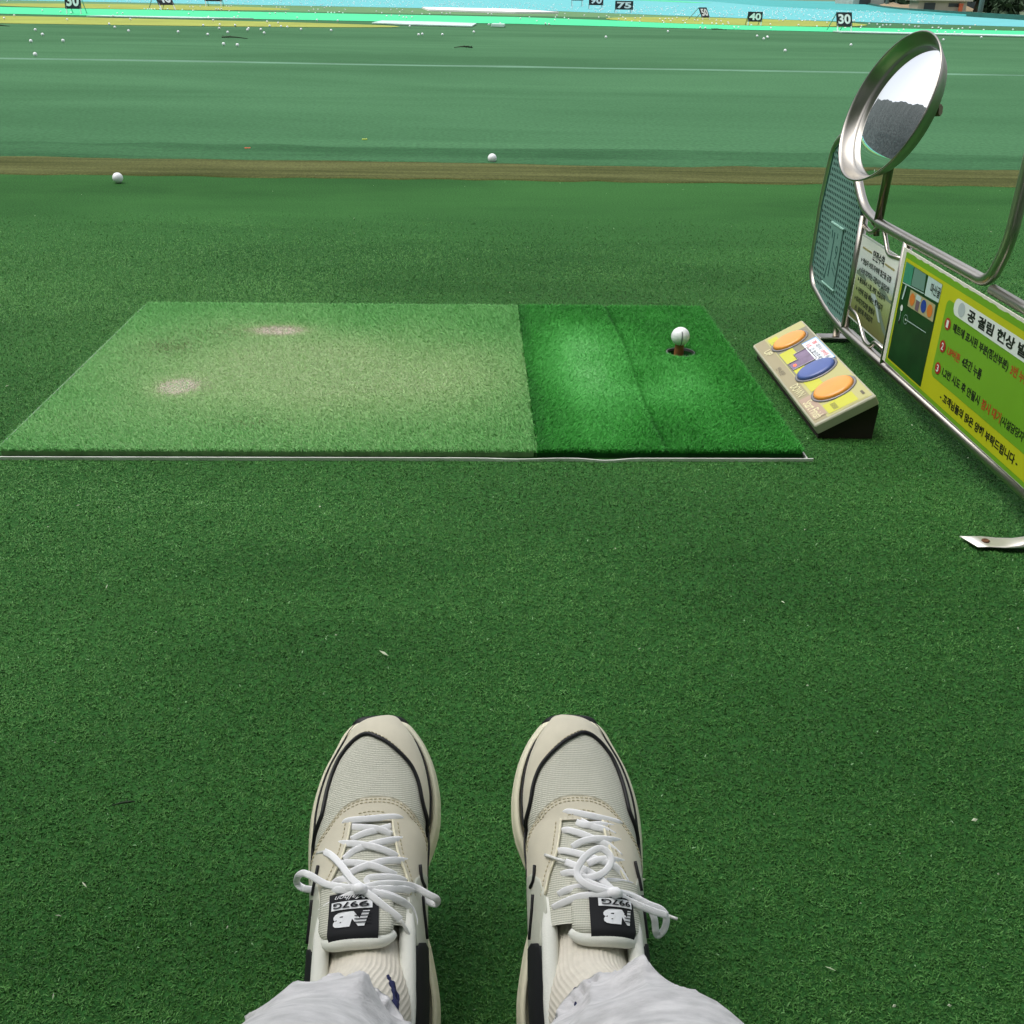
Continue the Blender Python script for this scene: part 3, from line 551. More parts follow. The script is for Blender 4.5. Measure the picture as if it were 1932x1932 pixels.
pg = Print((XS-.0012, 2.309, .087), (0, -1, 0), (0, 0, 1)); K1 = .238
pg.text('안전수칙', .084, .152, .152, .175, 0, 0, .02)
for k in range(9): pg.poly(ellipse(.020+k*.0065, .165, .0026, .0026, 8), 1, 0); pg.poly(ellipse(.160+k*.0065, .161, .0026, .0026, 8), 1, 0)
for k, (tx, a1, b) in enumerate((('연습자 이외 타석에 접근을 금함', .206, .131), ('타석 대기자는 지정시간 입장요망', .206, .109), ('통로에서 스윙, 퍼팅 연습금지', .192, .087), ('사전에 공을 빼놓는 행위금지', .188, .065), ('타석기계고장 발생시', .150, .043))):
    pg.poly(ellipse(.023, b+.007, .0028, .0036, 8), 0, 0); pg.text(tx, .032, a1, b, b+.0140, 0, 0, .022)
pg.text('손, 골프채 투입금지', .032, .146, .024, .038, 0, 0, .022)
on(pg.build('notice_lettering', [ink, gold], None), ws)
# yellow-green instruction sign
XY = X0-.0125; SW, SH = .680, .240
sg = MB(); sg.box((XY, 2.046-SW, .068), (XY+.003, 2.046, .068+SH)); ys = dpart(sg, 'instruction_sign', mat('sign_edge', lin((214, 214, 200)), .5), False)
PY = [mat('sign_green', lin((112, 166, 38)), .42, var=.05, vscale=8), mat('sign_yellow', lin((186, 192, 30)), .42, var=.05, vscale=8), mat('sign_white', lin((220, 228, 222)), .4), mat('sign_black', lin((22, 26, 22)), .45), mat('sign_red', lin((166, 44, 36)), .45), mat('sign_brown', lin((172, 74, 32)), .45), mat('photo_dark', lin((22, 62, 26)), .4, var=.3, vscale=20), mat('photo_teal', lin((60, 140, 110)), .4), mat('photo_grey', lin((104, 140, 128)), .4), mat('photo_pale', lin((182, 206, 202)), .4), mat('photo_tan', lin((168, 162, 122)), .4), mat('photo_orange', lin((206, 120, 50)), .4), mat('photo_blue', lin((36, 62, 150)), .4), mat('photo_purple', lin((110, 90, 104)), .4), mat('ball_grey', lin((176, 188, 190)), .4)]
g = Print((XY-.0003, 2.045, .07), (0, -1, 0), (0, 0, 1)); H = .0004
rgn = random.Random(3); ragged = [(.016+k*(SW-.024)/60, .2335+rgn.uniform(-.0016, .0010)) for k in range(61)]
g.poly([(.015, -.0005), (SW-.008, -.0005)]+ragged[::-1], 0, 0)
g.poly(rrect(.0205, .008, SW-.013, .2215, .003), 1, H)
g.poly(rect(.027, .012, .204, .2150), 6, 2*H)
g.poly(rrect(.236, .0485, .652, .197, .012), 0, 2*H)
g.poly(rrect(.267, .178, .625, .2095, .0152, 8), 2, 3*H)
g.poly(ellipse(.2995, .194, .0135, .0125, 28), 14, 4*H)
g.text('공 걸림 현상 발생시', .325, .600, .1835, .2045, 3, 4*H, .036)
for k, (cy, d) in enumerate(((.156, '1'), (.113, '2'), (.070, '3'))):
    g.poly(ellipse(.2590, cy, .0122, .0112, 28), 4, 4*H); g.text(d, .2545, .2635, cy-.0068, cy+.0068, 2, 5*H, .02)
g.text('매트에 표시된 부분(점선부분)', .282, .497, .146, .1655, 3, 3*H, .030); g.text('3번 누름', .506, .566, .147, .1650, 5, 3*H, .030)
g.text('UP버튼', .280, .334, .1045, .1215, 5, 3*H, .030); g.text('4초간 누름', .343, .420, .1045, .1235, 3, 3*H, .030)
g.text('1,2번 시도 후 안될시', .279, .434, .062, .0810, 3, 3*H, .030); g.text('잠시 대기', .443, .514, .0625, .0810, 5, 3*H, .030); g.text('(시설담당자 호출)', .516, .632, .0605, .0800, 3, 3*H, .022)
g.text('- 고객님들의 많은 양해 부탁드립니다 -', .291, .596, .019, .0365, 3, 2*H, .034)
# the small photograph printed on it
g.poly([(.027, .175), (.027, .215), (.067, .215), (.069, .176)], 7, 3*H); g.poly([(.071, .178), (.071, .2145), (.128, .214), (.133, .182)], 8, 3*H); g.poly([(.139, .177), (.139, .2148), (.204, .2148), (.204, .180)], 9, 3*H)
g.text('마산골', .160, .2035, .187, .2075, 3, 4*H, .02)
g.poly([(.027, .174), (.035, .1742), (.135, .180), (.135, .178), (.03, .172)], 9, 4*H)
g.poly([(.074, .137), (.199, .141), (.195, .1735), (.074, .1705)], 10, 4*H)
for cx, cy, mi in ((.0905, .1545, 11), (.1465, .157, 12), (.1765, .1565, 11)): g.poly(ellipse(cx, cy, .0125, .0125, 20), mi, 5*H)
g.poly(rect(.110, .1400, .127, .160), 13, 5*H); g.poly(rect(.106, .160, .130, .170), 9, 5*H)
g.poly([(.040, .142), (.046, .142), (.052, .172), (.046, .172)], 9, 4*H); g.poly(ellipse(.0485, .1255, .0062, .0065, 16), 2, 4*H); g.poly(rect(.0478, .098, .0492, .120), 9, 4*H); g.poly(ellipse(.0485, .098, .006, .006, 14), 3, 3*H)
g.poly(ellipse(.0780, .110, .0022, .0022, 10), 2, 4*H)
_o = ellipse(.078, .110, .0105, .0095, 20); _i = ellipse(.078, .110, .0098, .0088, 20); g.mb.add([g.p(a, b, 4*H) for a, b in _o+_i], [(k, (k+1) % 20, 20+(k+1) % 20, 20+k) for k in range(20)], 9)
g.poly([(.082, .1095), (.179, .1135), (.179, .1148), (.082, .111)], 9, 4*H)
on(g.build('sign_print', PY, None), ys)
# clamp that holds the mirror post
mb = MB(); mb.tube([(X0, 2.252, .318), (X0, 2.232, .318)], .0108, 16); mb.tube([(X0+.002, 2.245, .311), (X0+.004, 2.243, .288)], .007, 10); dpart(mb, 'clamp', mat('clamp_steel', lin((120, 112, 100)), .35, .9, var=.3, vscale=60))
# ------------------------------------------------------------------ round convex mirror on its post
NM = Vector((-.930, -.100, .350)).normalized(); CM = Vector((.880, 2.240, .549))
mr = thing('convex_mirror', 'round convex mirror in a dished steel rim on a short post', 'mirror', (X0, 2.236, .326))
def mpart(mb, name, m, smooth=True, parent=None): o = mb.build(name, m, smooth=smooth); o.parent = parent or mr; o.matrix_parent_inverse = Matrix.Translation(-Vector(mr.location)); return o
RM = .156
mb = MB(); mb.lathe([(.02, -.028), (.09, -.026), (.134, -.018), (RM-.003, .010), (RM, .014), (RM+.0012, .0165), (RM-.001, .0185), (RM-.0035, .017), (RM-.006, .012), (.142, -.004), (.138, -.007), (.134, -.008)], 72, CM, NM)
rm = mpart(mb, 'rim', steel('mirror_rim', lin((168, 164, 156)), .30))
Rc = .36; gl = []
for k in range(15):
    rr = .135*k/14; gl.append((rr, math.sqrt(Rc*Rc-rr*rr)-math.sqrt(Rc*Rc-.135**2)-.0075))
mb = MB(); mb.lathe(gl[::-1], 72, CM, NM); mpart(mb, 'mirror_glass', mat('mirror_glass', (.86, .88, .88), .02, 1.0))
mb = MB(); mb.tube([(X0, 2.236, .322), (X0+.001, 2.232, .44), (X0+.014, 2.230, .556)], .0098, 16); mpart(mb, 'post', steel('mirror_post', lin((136, 126, 110)), .32))
mb = MB(); c_ = CM-NM*.028; mb.tube([c_, c_-NM*.016], .012, 14); mb.tube([c_-NM*.012, c_-NM*.036], [.0085, .0085], 6); mpart(mb, 'bracket', M_bez)
mb = MB(); q_ = CM-NM*.020+Vector((.004, -.058, .012)); mb.tube([q_, q_+Vector((.022, -.028, .004)), q_+Vector((.0225, -.0286, .004)), q_+Vector((.036, -.042, .006))], [.0075, .0075, .0115, .0115], 6); mpart(mb, 'bolt', mat('bolt_steel', lin((120, 104, 84)), .4, .8), False)
# ------------------------------------------------------------------ far field: number boards, balls, odds and ends
M_bb = mat('board_black', lin((24, 28, 32)), .6); M_wp = mat('white_paint', lin((226, 230, 230)), .55); M_gp = mat('grey_pole', lin((120, 150, 150)), .6)
def number_board(txt, x, y, wd, ht, leg, yaw, lean, lab, ground=0.):
    t = thing('number_board', lab, 'distance sign', (x, y, ground), 'numbered distance boards on the range'); t.rotation_euler = (0, 0, R_(yaw))
    ca, sa = math.cos(R_(lean)), math.sin(R_(lean)); f = lambda a, h, o=0.: Vector((a, h*sa-o*ca, h*ca+o*sa))    # board plane leaning back
    th = .015; mb = MB(); V = [f(-wd/2, leg, th), f(wd/2, leg, th), f(wd/2, leg+ht, th), f(-wd/2, leg+ht, th), f(-wd/2, leg), f(wd/2, leg), f(wd/2, leg+ht), f(-wd/2, leg+ht)]
    mb.add(V, [(0, 1, 2, 3), (7, 6, 5, 4), (4, 5, 1, 0), (5, 6, 2, 1), (6, 7, 3, 2), (7, 4, 0, 3)]); bd = mb.build('board', M_bb, t)
    VF = fit(text_mesh(txt, .035), -wd*.40, wd*.40, leg+ht*.14, leg+ht*.86); mesh('numerals', [f(a, b, th+.004) for a, b in VF[0]], VF[1], M_wp, bd)
    for s in (-1, 1):
        mb = MB(); mb.tube([f(s*wd*.44, 0), f(s*wd*.44, leg+ht*.2)], .016, 8); mb.build('leg', M_wp, t)
        mb = MB(); mb.tube([f(s*wd*.44, leg+ht), Vector((s*wd*.44, (leg+ht)*sa+.22+ht*.4, 0))], .010, 8); mb.build('rear_leg', M_gp, t)
    return t
number_board('30', 8.40, 25.06, .390, .30, .112, 12, 22, 'black board with white 30 standing at the right of the green strip')
number_board('40', 7.00, 27.74, .365, .225, .100, -3, 12, 'black board with white 40 between the boards reading 50 and 30')
number_board('50', 6.81, 32.70, .400, .300, .070, 44, 30, 'black board with white 50 turned aside on the yellow patch')
number_board('75', 5.28, 39.6, .640, .280, .117, 0, 5, 'black board with white 75, the widest board, on the blue net edge')
number_board('90', 5.03, 46.5, .600, .380, .150, 0, 5, 'black board with white 90 standing just left of the 75 board')
number_board('100', 4.75, 52.0, .540, .400, .254, 0, 5, 'black board cut by the picture top, left of the 90 board')
number_board('30', -9.51, 27.03, .370, .370, .116, 2, 12, 'black board with white 30 standing at the left of the green strip')
number_board('40', -8.760, 32.56, .500, .400, .150, 46, 34, 'black board with white 40 leaning aslant on the left yellow patch')
number_board('50', -8.600, 37.49, .560, .400, .170, 3, 12, 'black board with white 50 beyond the left yellow patch')
FAR_BALLS=[(-4.74,12.09),(-5.77,14.66),(-5.44,14.89),(-6.29,16.45),(-6.94,17.89),(-8.13,22.67),(-6.7,20.77),(-6.18,19.43),(-5.55,18.11),(-7.15,23.56),(-4.76,18.1),(-4.12,17.37),(-5.05,21.02),(-4.85,21.49),(-4.48,19.78),(-4.01,18.28),(-4.52,21.3),(-3.9,19.33),(-4.0,19.95),(-3.31,14.77),(-3.09,14.58),(-5.51,23.85),(-9.84,24.36),(-9.43,22.83),(-10.7,28.25),(-7.99,25.13),(-8.52,27.12),(-8.45,27.31),(-6.99,27.76),(-6.04,25.71),(-5.47,25.77),(-5.52,26.4),(-6.16,29.64),(-6.68,30.9),(-7.65,30.88),(-8.13,31.64),(-8.66,35.01),(-8.87,35.46),(-9.24,31.87),(-9.05,31.51),(-9.0,31.55),(-8.92,31.45),(-8.86,31.51),(-10.74,33.53),(-8.82,31.9),(-8.65,32.06),(-8.7,36.09),(-7.53,33.09),(-7.4,32.83),(-7.4,33.21),(-8.11,37.18),(-7.96,36.86),(-8.11,37.91),(-15.46,40.57),(-15.53,38.1),(-10.04,27.65),(-9.55,26.96),(-4.33,23.56),(-3.87,21.29),(-4.0,22.98),(-3.64,21.19),(-3.48,20.93),(-3.72,19.59),(-3.42,18.27),(-3.08,19.96),(-2.52,19.74),(-3.49,24.99),(-4.13,26.33),(-5.3,29.32),(-5.24,29.79),(-5.04,30.23),(-6.26,37.45),(-6.32,36.93),(-6.42,36.82),(-7.15,38.19),(-5.59,38.84),(-4.8,32.82),(-4.95,34.88),(-4.83,34.99),(-4.33,30.79),(-4.09,31.59),(-3.99,31.52),(-3.91,31.58),(-3.88,32.4),(-3.65,31.32),(-4.03,35.31),(-4.97,37.58),(-5.19,39.76),(-5.03,39.42),(-3.02,24.89),(-2.95,34.02),(-2.66,32.42),(-2.7,36.51),(-2.58,37.65),(-2.31,36.25),(-2.23,33.75),(-1.88,34.2),(-2.27,29.13),(-2.2,29.84),(-1.98,29.73),(-1.78,28.24),(-1.69,28.06),(-1.58,28.49),(-1.49,32.08),(-1.27,31.94),(-0.96,33.27),(-0.81,32.74),(-0.72,33.29),(0.41,33.68),(0.51,33.27),(-1.3,22.56),(-0.93,18.67),(-0.88,18.9),(-0.54,18.88),(-0.01,20.23),(0.31,24.12),(0.58,25.04),(1.21,29.37),(1.5,30.56),(1.53,27.33),(1.62,25.44),(1.68,25.12),(2.04,28.39),(2.25,31.06),(2.43,33.0),(2.87,35.55),(2.47,30.69),(2.48,29.46),(3.33,33.96),(3.55,31.94),(3.98,33.66),(3.87,32.15),(3.96,30.65),(4.29,32.29),(4.13,30.51),(4.54,34.83),(4.02,28.49),(4.56,31.67),(4.21,28.39),(4.77,32.08),(5.17,34.19),(2.26,19.06),(3.88,22.25),(5.02,24.68),(5.09,24.47),(5.92,25.29),(6.01,25.25),(5.3,20.71),(5.12,19.52),(5.42,20.43),(5.21,31.32),(4.96,29.37),(4.74,27.86),(5.43,31.71),(5.54,31.78),(5.2,29.52),(5.61,31.57),(6.02,33.17),(5.62,30.0),(5.27,27.85),(5.87,30.86),(6.11,30.89),(6.15,30.67),(5.72,27.91),(6.02,28.17),(6.07,27.9),(6.75,31.04),(6.74,30.44),(6.14,27.45),(6.67,29.28),(6.43,28.1),(6.82,27.34),(5.38,20.25),(4.43,15.64),(6.1,17.78),(6.87,17.87),(8.79,20.56),(7.52,28.2),(6.72,25.11),(8.21,28.08),(8.86,32.32),(9.0,32.41),(9.55,32.36),(9.8,32.9),(9.97,33.0),(8.43,27.25),(9.93,32.34),(9.81,30.85),(8.86,26.41),(9.86,28.18),(9.31,26.64),(10.91,30.58),(10.94,30.05),(10.07,27.45),(10.81,29.26),(11.12,29.84),(11.15,29.64),(11.76,30.28),(10.09,25.93),(9.59,24.92),(11.7,29.73),(11.41,28.59),(11.48,28.53),(11.61,27.95),(11.8,28.04),(11.56,27.3),(11.77,27.15),(10.72,24.55),(11.97,27.24),(12.34,27.86),(12.85,28.57),(14.2,31.27),(12.39,26.77),(12.68,26.73),(13.49,27.54),(10.26,22.2),(10.49,24.95),(10.53,24.6),(10.81,24.37)]
BV, BF = ico_sphere(BR, 2); bm_ = bpy.data.meshes.new('golf_ball'); bm_.from_pydata([tuple(v) for v in BV], [], BF); bm_.materials.append(M_ball); bm_.polygons.foreach_set('use_smooth', np.ones(len(bm_.polygons), bool))
def zone(x, y):
    if y < 22 and x < 0: return 'white golf ball lying on plain field turf, left of the middle', 'golf balls on the left field turf'
    if y < 22: return 'white golf ball lying on plain field turf, right of the middle', 'golf balls on the right field turf'
    if y < 25.75 and x < 1.5: return 'small white golf ball near the front of the bright green strip, left half', 'golf balls before the green strip'
    if y < 31.9 and x < 1.5: return 'small white golf ball on the left part of the bright green strip', 'golf balls on the left green strip'
    if y < 27.7: return 'small white golf ball on the right part of the bright green strip', 'golf balls on the right green strip'
    if x < 1.5: return 'tiny white golf ball on the far turf behind the strip, left half', 'golf balls on the far turf at left'
    return 'tiny white golf ball on the far turf behind the strip, right half', 'golf balls on the far turf at right'
for x, y in FAR_BALLS:
    o = bpy.data.objects.new('golf_ball', bm_); COL.objects.link(o); o.location = (x, y, BR+(.006 if y < 24 else .013)); l_, g_ = zone(x, y); tag(o, l_, 'golf ball', g_)
# countless balls caught in the blue net
mb = MB(); rg = random.Random(21); v0, f0 = ico_sphere(BR, 0)
for k in range(1500):
    y = 33+26*rg.random()**1.3; x = rg.uniform(-.36*y-1, .43*y)
    if y < 41.8-max(0, (x-2.2)*.98) and x < 13: continue
    if x > 13 and y < 33-(x-13)*.5: continue
    if x > 19.5: continue
    mb.add(v0*(1.0+rg.random()*.25)+np.array([x, y, BR+.012]), f0)
tag(mb.build('ball_scatter', mat('net_ball', lin((226, 238, 238)), .5)), 'countless white range balls lying over the blue net floor', 'golf balls', kind='stuff')
for loc, c, lab in (((-1.164, 5.489), lin((226, 92, 48)), 'tiny orange broken tee on the turf past the brown strip'), ((-.604, 5.888), lin((206, 226, 96)), 'tiny lime yellow broken tee on the turf past the brown strip')):
    mb = MB(); mb.tube([(-.014, 0, .005), (.010, .002, .005), (.014, .002, .006)], [.0034, .0034, .0058], 8); o = mb.build('golf_tee', mat('tee_plastic', c, .4), smooth=True); o.location = (*loc, .001); tag(o, lab, 'tee')
M_k = mat('kerb_white', lin((240, 236, 236)), .7, var=.04, vscale=3)
mb = MB(); V = [(-1.9, 40.9), (-1.5, 37.0), (1.3, 35.8), (2.8, 37.2), (1.5, 40.7)]; mb.add([(x, y, .008) for x, y in V]+[(x, y, .06) for x, y in V], [(4, 3, 2, 1, 0), (5, 6, 7, 8, 9)]+[(i, (i+1) % 5, 5+(i+1) % 5, 5+i) for i in range(5)]); o = mb.build('board_sheet', M_k); tag(o, 'long white board lying flat before the blue net floor', 'board'); localise(o)
M_sh = mat('film', lin((196, 222, 210)), .4, var=.12, vscale=2)
def film(P, lab, h=.02):
    P = [Vector(p) for p in P]; n = len(P); mb = MB(); mb.add([(p.x, p.y, .012) for p in P]+[(p.x, p.y, .012+h) for p in P], [tuple(range(n-1, -1, -1)), tuple(range(n, 2*n))]+[(i, (i+1) % n, n+(i+1) % n, n+i) for i in range(n)])
    o = mb.build('plastic_sheet', M_sh); tag(o, lab, 'plastic sheet'); localise(o)
film([(-2.2, 24.1), (-1.4, 23.5), (-.05, 23.2), (.05, 25.0), (-.9, 25.5), (-2.1, 25.6)], 'long whitish plastic sheet lying before the green strip near the middle')
film([(-8.6, 25.2), (-6.4, 25.0), (-5.0, 25.6), (-6.6, 25.75), (-8.4, 25.6)], 'thin whitish plastic sheet in front of the left 30 board')
film([(7.9, 23.75), (12.0, 23.25), (18.0, 22.6), (18.0, 23.3), (12.0, 24.0), (7.9, 24.35)], 'pale plastic sheet along the front of the strip at right')
film([(.35, 23.6), (.62, 23.5), (.66, 24.0), (.40, 24.1)], 'small crumpled white plastic scrap on the turf near the middle', .05)
M_tw = mat('twig', lin((44, 60, 40)), .9)
def twig(x, y, l, a, lab):
    mb = MB(); rg = random.Random(int(x*100)); P = [(-l/2, 0, .02), (-l*.2, .02, .03), (l*.15, -.01, .025), (l/2, .01, .012)]; mb.tube(P, [.008, .011, .008, .004], 6)
    for k in range(3): mb.tube([(-l*.4+k*.03, 0, .02), (-l*.5+k*.05, .03+.03*k, .045)], [.007, .003], 6)
    o = mb.build('twig', M_tw, smooth=True); o.location = (x, y, .004); o.rotation_euler = (0, 0, a); tag(o, lab, 'twig')
twig(-3.55, 16.6, .40, -.2, 'dark broken twig lying on the turf left of the middle'); twig(-.15, 15.1, .26, 2.9, 'dark broken twig lying on the turf at the middle'); twig(-8.1, 19.3, .36, .2, 'dark twig beside a ball on the far left turf'); twig(5.3, 24.0, .36, .3, 'dark scrap of twig before the boards at right')
mb = MB(); mb.tube([(-.010, -.002, .007), (-.002, .001, .0075), (.006, .003, .007), (.012, .004, .0065)], [.0006, .0011, .0012, .0004], 6); mb.tube([(.004, .002, .007), (.002, .007, .0075)], [.0008, .0003], 5)
o = mb.build('twig', M_tw, smooth=True); o.location = (-.364, .798, 0); tag(o, 'tiny dark twig on the green floor left of the left sneaker', 'twig')
# ------------------------------------------------------------------ beyond the range on the right
M_pole = mat('net_pole', lin((90, 110, 104)), .6, .3)
fn = thing('net_fence', 'dark green net edge sweeping along the far right side of the range', 'fence', (30, 60, 0))
mb = MB(); rows = [(44.6, 135.3), (34.2, 101.6), (27.6, 78), (23.5, 64.6), (21.6, 57), (20.85, 52.7), (20.4, 47.5), (20.3, 45.3), (20.15, 40), (20.1, 28)]; V = []
for x, y in rows: V += [(x, y, -.005), (x+.06, y+.02, .175), (x+.16, y+.03, .175), (x+.2, y+.05, -.005)]
mb.add(V, [(4*i+k, 4*i+4+k, 4*i+4+(k+1) % 4, 4*i+(k+1) % 4) for i in range(len(rows)-1) for k in range(4)]); o = mb.build('net_hem', mat('hem_net', lin((18, 84, 74)), .85, var=.15, vscale=2)); o.parent = fn; o.matrix_parent_inverse = Matrix.Translation(-Vector(fn.location))
for x, y in ((34.6, 101.8), (24.0, 64.9), (20.7, 45.4), (20.5, 33)):
    mb = MB(); mb.tube([(x, y, -.01), (x, y, 12)], .10, 10); o = mb.build('pole', M_pole); o.parent = fn; o.matrix_parent_inverse = Matrix.Translation(-Vector(fn.location))
def shed(x, y, w_, d_, h_, wall, roofc, lab, door=True):
    t = thing('shed', lab, 'building', (x, y, -.012)); mb = MB(); mb.box((-w_/2, 0, 0), (w_/2, d_, h_)); wl = mb.build('wall', mat('shed_wall', wall, .8, var=.12, vscale=1.5), t)
    mb = MB(); mb.box((-w_/2-.2, -.2, h_), (w_/2+.2, d_+.2, h_+.15)); mb.build('roof', mat('shed_roof', roofc, .7), t)
    mb = MB(); k = max(2, int(w_/2.2))
    for i in range(k): mb.box((-w_/2+(i+.25)*w_/k, -.03, .25 if i % 3 else .05), (-w_/2+(i+.7)*w_/k, -.002, min(h_*.8, 2.1)))
    mb.build('opening', mat('shed_opening', lin((62, 70, 72)), .4), t); return t
shed(28.9, 80, 3.6, 4, 2.6, lin((168, 172, 164)), lin((110, 110, 108)), 'grey building with dark openings at the far right, behind the net hem')
shed(24.6, 58.5, 2.6, 1.2, .52, lin((186, 178, 160)), lin((196, 190, 172)), 'low pale block wall behind the net hem at right', False)
shed(30.5, 66, 5.5, 4, 2.4, lin((120, 122, 112)), lin((120, 92, 76)), 'dull brownish shed between the grey building and the low block wall')
mb = MB(); mb.box((25.42, 58.2, -.012), (25.58, 58.36, .36)); mb.box((25.40, 58.18, .36), (25.60, 58.38, .40)); o = mb.build('orange_post', mat('orange_paint', lin((206, 104, 70)), .6)); tag(o, 'small orange post beside the low pale block wall', 'post'); localise(o)
mb = MB(); V = []; 
for i in range(13): 
    x = 23.6+i*.45; V += [(x, 62.6+i*.1, -.01), (x, 65+i*.1, .22+.14*math.sin(i*.9)**2)]
mb.add(V, [(2*i, 2*i+2, 2*i+3, 2*i+1) for i in range(12)]); tag(mb.build('ground_bank', mat('bare_soil', lin((150, 132, 104)), .95, var=.2, vscale=.6)), kind='structure')
def tree(x, y, h_, cr, seed, lab):
    rg = np.random.default_rng(seed); t = thing('tree', lab, 'tree', (x, y, -.012), 'trees behind the right net')
    mb = MB(); mb.tube([(0, 0, 0), (.1, 0, h_*.35), (.15, .1, h_*.6)], [.20, .15, .08], 8)
    for k in range(5): a = k*1.3; mb.tube([(.1, 0, h_*(.3+.06*k)), (math.cos(a)*cr*.6, math.sin(a)*cr*.6, h_*(.55+.06*k))], [.07, .02], 6)
    mb.build('trunk', mat('bark', lin((84, 72, 58)), .9), t)
    n = 2600; d = rg.normal(size=(n, 3)); d /= np.linalg.norm(d, axis=1)[:, None]; rr = rg.random(n)**.45
    cl = rg.normal(size=(9, 3))*np.array([cr*.45, cr*.45, h_*.16]); k = rg.integers(0, 9, n)
    c = cl[k]+d*rr[:, None]*np.array([cr*.5, cr*.5, h_*.2])+np.array([.1, 0, h_*.40]); c[:, 2] = np.maximum(c[:, 2], .05)
    a = rg.normal(size=(n, 3))*.09; b = rg.normal(size=(n, 3))*.09; V = np.stack([c-a, c+b, c+a, c-b], 1).reshape(-1, 3)
    mesh('crown', V, [(4*i, 4*i+1, 4*i+2, 4*i+3) for i in range(n)], M_leaf, t)
M_leaf = mat('leaf', lin((66, 88, 62)), .8, var=.35, vscale=.9)
for i, (x, y, h_, cr, lab) in enumerate(((26.6, 68, 2.6, 1.6, 'dark bushy tree behind the net hem, left of the low block wall'), (27.6, 61, 2.4, 1.5, 'dark bushy tree behind the net hem, right of the low block wall'), (24.6, 51.5, 2.2, 1.4, 'rightmost dark bush behind the net hem, at the picture edge'), (34, 86, 4.5, 2.6, 'tall dark tree at the back, right of the grey building'))): tree(x, y, h_, cr, 40+i, lab)
# ------------------------------------------------------------------ the seated person: legs, joggers, socks, sneakers
M_skin = mat('skin', lin((214, 170, 142)), .55)
M_fleece = mat('jogger_fleece', lin((190, 189, 190)), .95, spec=.1, sheen=.15, bump=.5, bscale=420, bdist=.0014, vscale=95, stretch=(.5, 1.4, 1), col2=lin((222, 220, 221)))
M_sock = mat('sock_knit', lin((218, 212, 198)), .95, spec=.1, var=.05, vscale=160, bump=.3, bscale=700, bdist=.0008)
M_navy = mat('navy_yarn', lin((28, 34, 72)), .9)
M_suede = mat('suede', lin((211, 205, 185)), .92, spec=.15, sheen=.2, var=.045, vscale=55, bump=.18, bscale=1100, bdist=.0005)
M_cream = mat('cream_foam', lin((238, 232, 206)), .55, var=.03, vscale=40)
M_black = mat('black_rubber_trim', lin((20, 20, 24)), .5); M_blk = mat('black_textile', lin((18, 20, 24)), .8, bump=.2, bscale=900, bdist=.0004)
M_lea = mat('grey_leather', lin((196, 198, 184)), .5, var=.03, vscale=50, bump=.08, bscale=500); M_pad = mat('padded_lining', lin((228, 229, 220)), .9, bump=.4, bscale=600, bdist=.0008)
M_lace = mat('lace_cotton', lin((248, 248, 250)), .85, bump=.35, bscale=1300, bdist=.0004, sheen=.15); M_agl = mat('aglet', lin((222, 222, 218)), .25)
M_stitch = mat('stitch', lin((192, 182, 150)), .8); M_wht = mat('woven_white', lin((226, 228, 230)), .7)
def weave():
    m = mat('shoe_mesh', lin((202, 202, 188)), .85, spec=.15); n = m.node_tree; b = n.nodes['Principled BSDF']; L = n.links
    t = n.nodes.new('ShaderNodeTexCoord'); w1 = n.nodes.new('ShaderNodeTexWave'); w1.wave_type = 'BANDS'; w1.bands_direction = 'Y'; w1.inputs['Scale'].default_value = 180; w1.inputs['Distortion'].default_value = .25; L.new(t.outputs['Object'], w1.inputs['Vector'])
    w2 = n.nodes.new('ShaderNodeTexWave'); w2.wave_type = 'BANDS'; w2.bands_direction = 'X'; w2.inputs['Scale'].default_value = 260; L.new(t.outputs['Object'], w2.inputs['Vector'])
    a = n.nodes.new('ShaderNodeMath'); a.operation = 'MULTIPLY_ADD'; L.new(w2.outputs['Fac'], a.inputs[0]); a.inputs[1].default_value = .35; L.new(w1.outputs['Fac'], a.inputs[2])
    r = n.nodes.new('ShaderNodeValToRGB'); r.color_ramp.elements[0].color = (*lin((176, 176, 162)), 1); r.color_ramp.elements[1].color = (*lin((212, 212, 198)), 1); r.color_ramp.elements[0].position = .1; L.new(a.outputs[0], r.inputs[0]); L.new(r.outputs[0], b.inputs['Base Color'])
    u = n.nodes.new('ShaderNodeBump'); u.inputs['Strength'].default_value = .5; u.inputs['Distance'].default_value = .0006; L.new(a.outputs[0], u.inputs['Height']); L.new(u.outputs[0], b.inputs['Normal']); return m
M_weave = weave()
# --- the shoe's upper as a surface S(t, v)
SL=.305
def _cr(xs,ys,x):
    # monotone-ish cubic interpolation
    xs=np.asarray(xs,float);ys=np.asarray(ys,float);x=np.clip(np.asarray(x,float),xs[0],xs[-1])
    m=np.zeros_like(ys);dl=np.diff(ys)/np.diff(xs)
    m[1:-1]=np.where(dl[:-1]*dl[1:]>0,2*dl[:-1]*dl[1:]/(dl[:-1]+dl[1:]+1e-12),0);m[0]=dl[0];m[-1]=dl[-1]
    i=np.clip(np.searchsorted(xs,x)-1,0,len(xs)-2);h=xs[i+1]-xs[i];u=(x-xs[i])/h
    return (2*u**3-3*u**2+1)*ys[i]+(u**3-2*u**2+u)*h*m[i]+(-2*u**3+3*u**2)*ys[i+1]+(u**3-u**2)*h*m[i+1]
_D=np.array([0,.001,.005,.012,.021,.032,.044,.059,.074,.09,.105,.115,.125,.138,.155,.175,.2,.24,.27,.29,.301,.305])
_XM=np.array([.009,.021,.0305,.0368,.043,.0483,.0524,.0555,.0570,.0565,.0540,.0505,.0465,.042,.0405,.0420,.0475,.0525,.0500,.039,.019,.0])
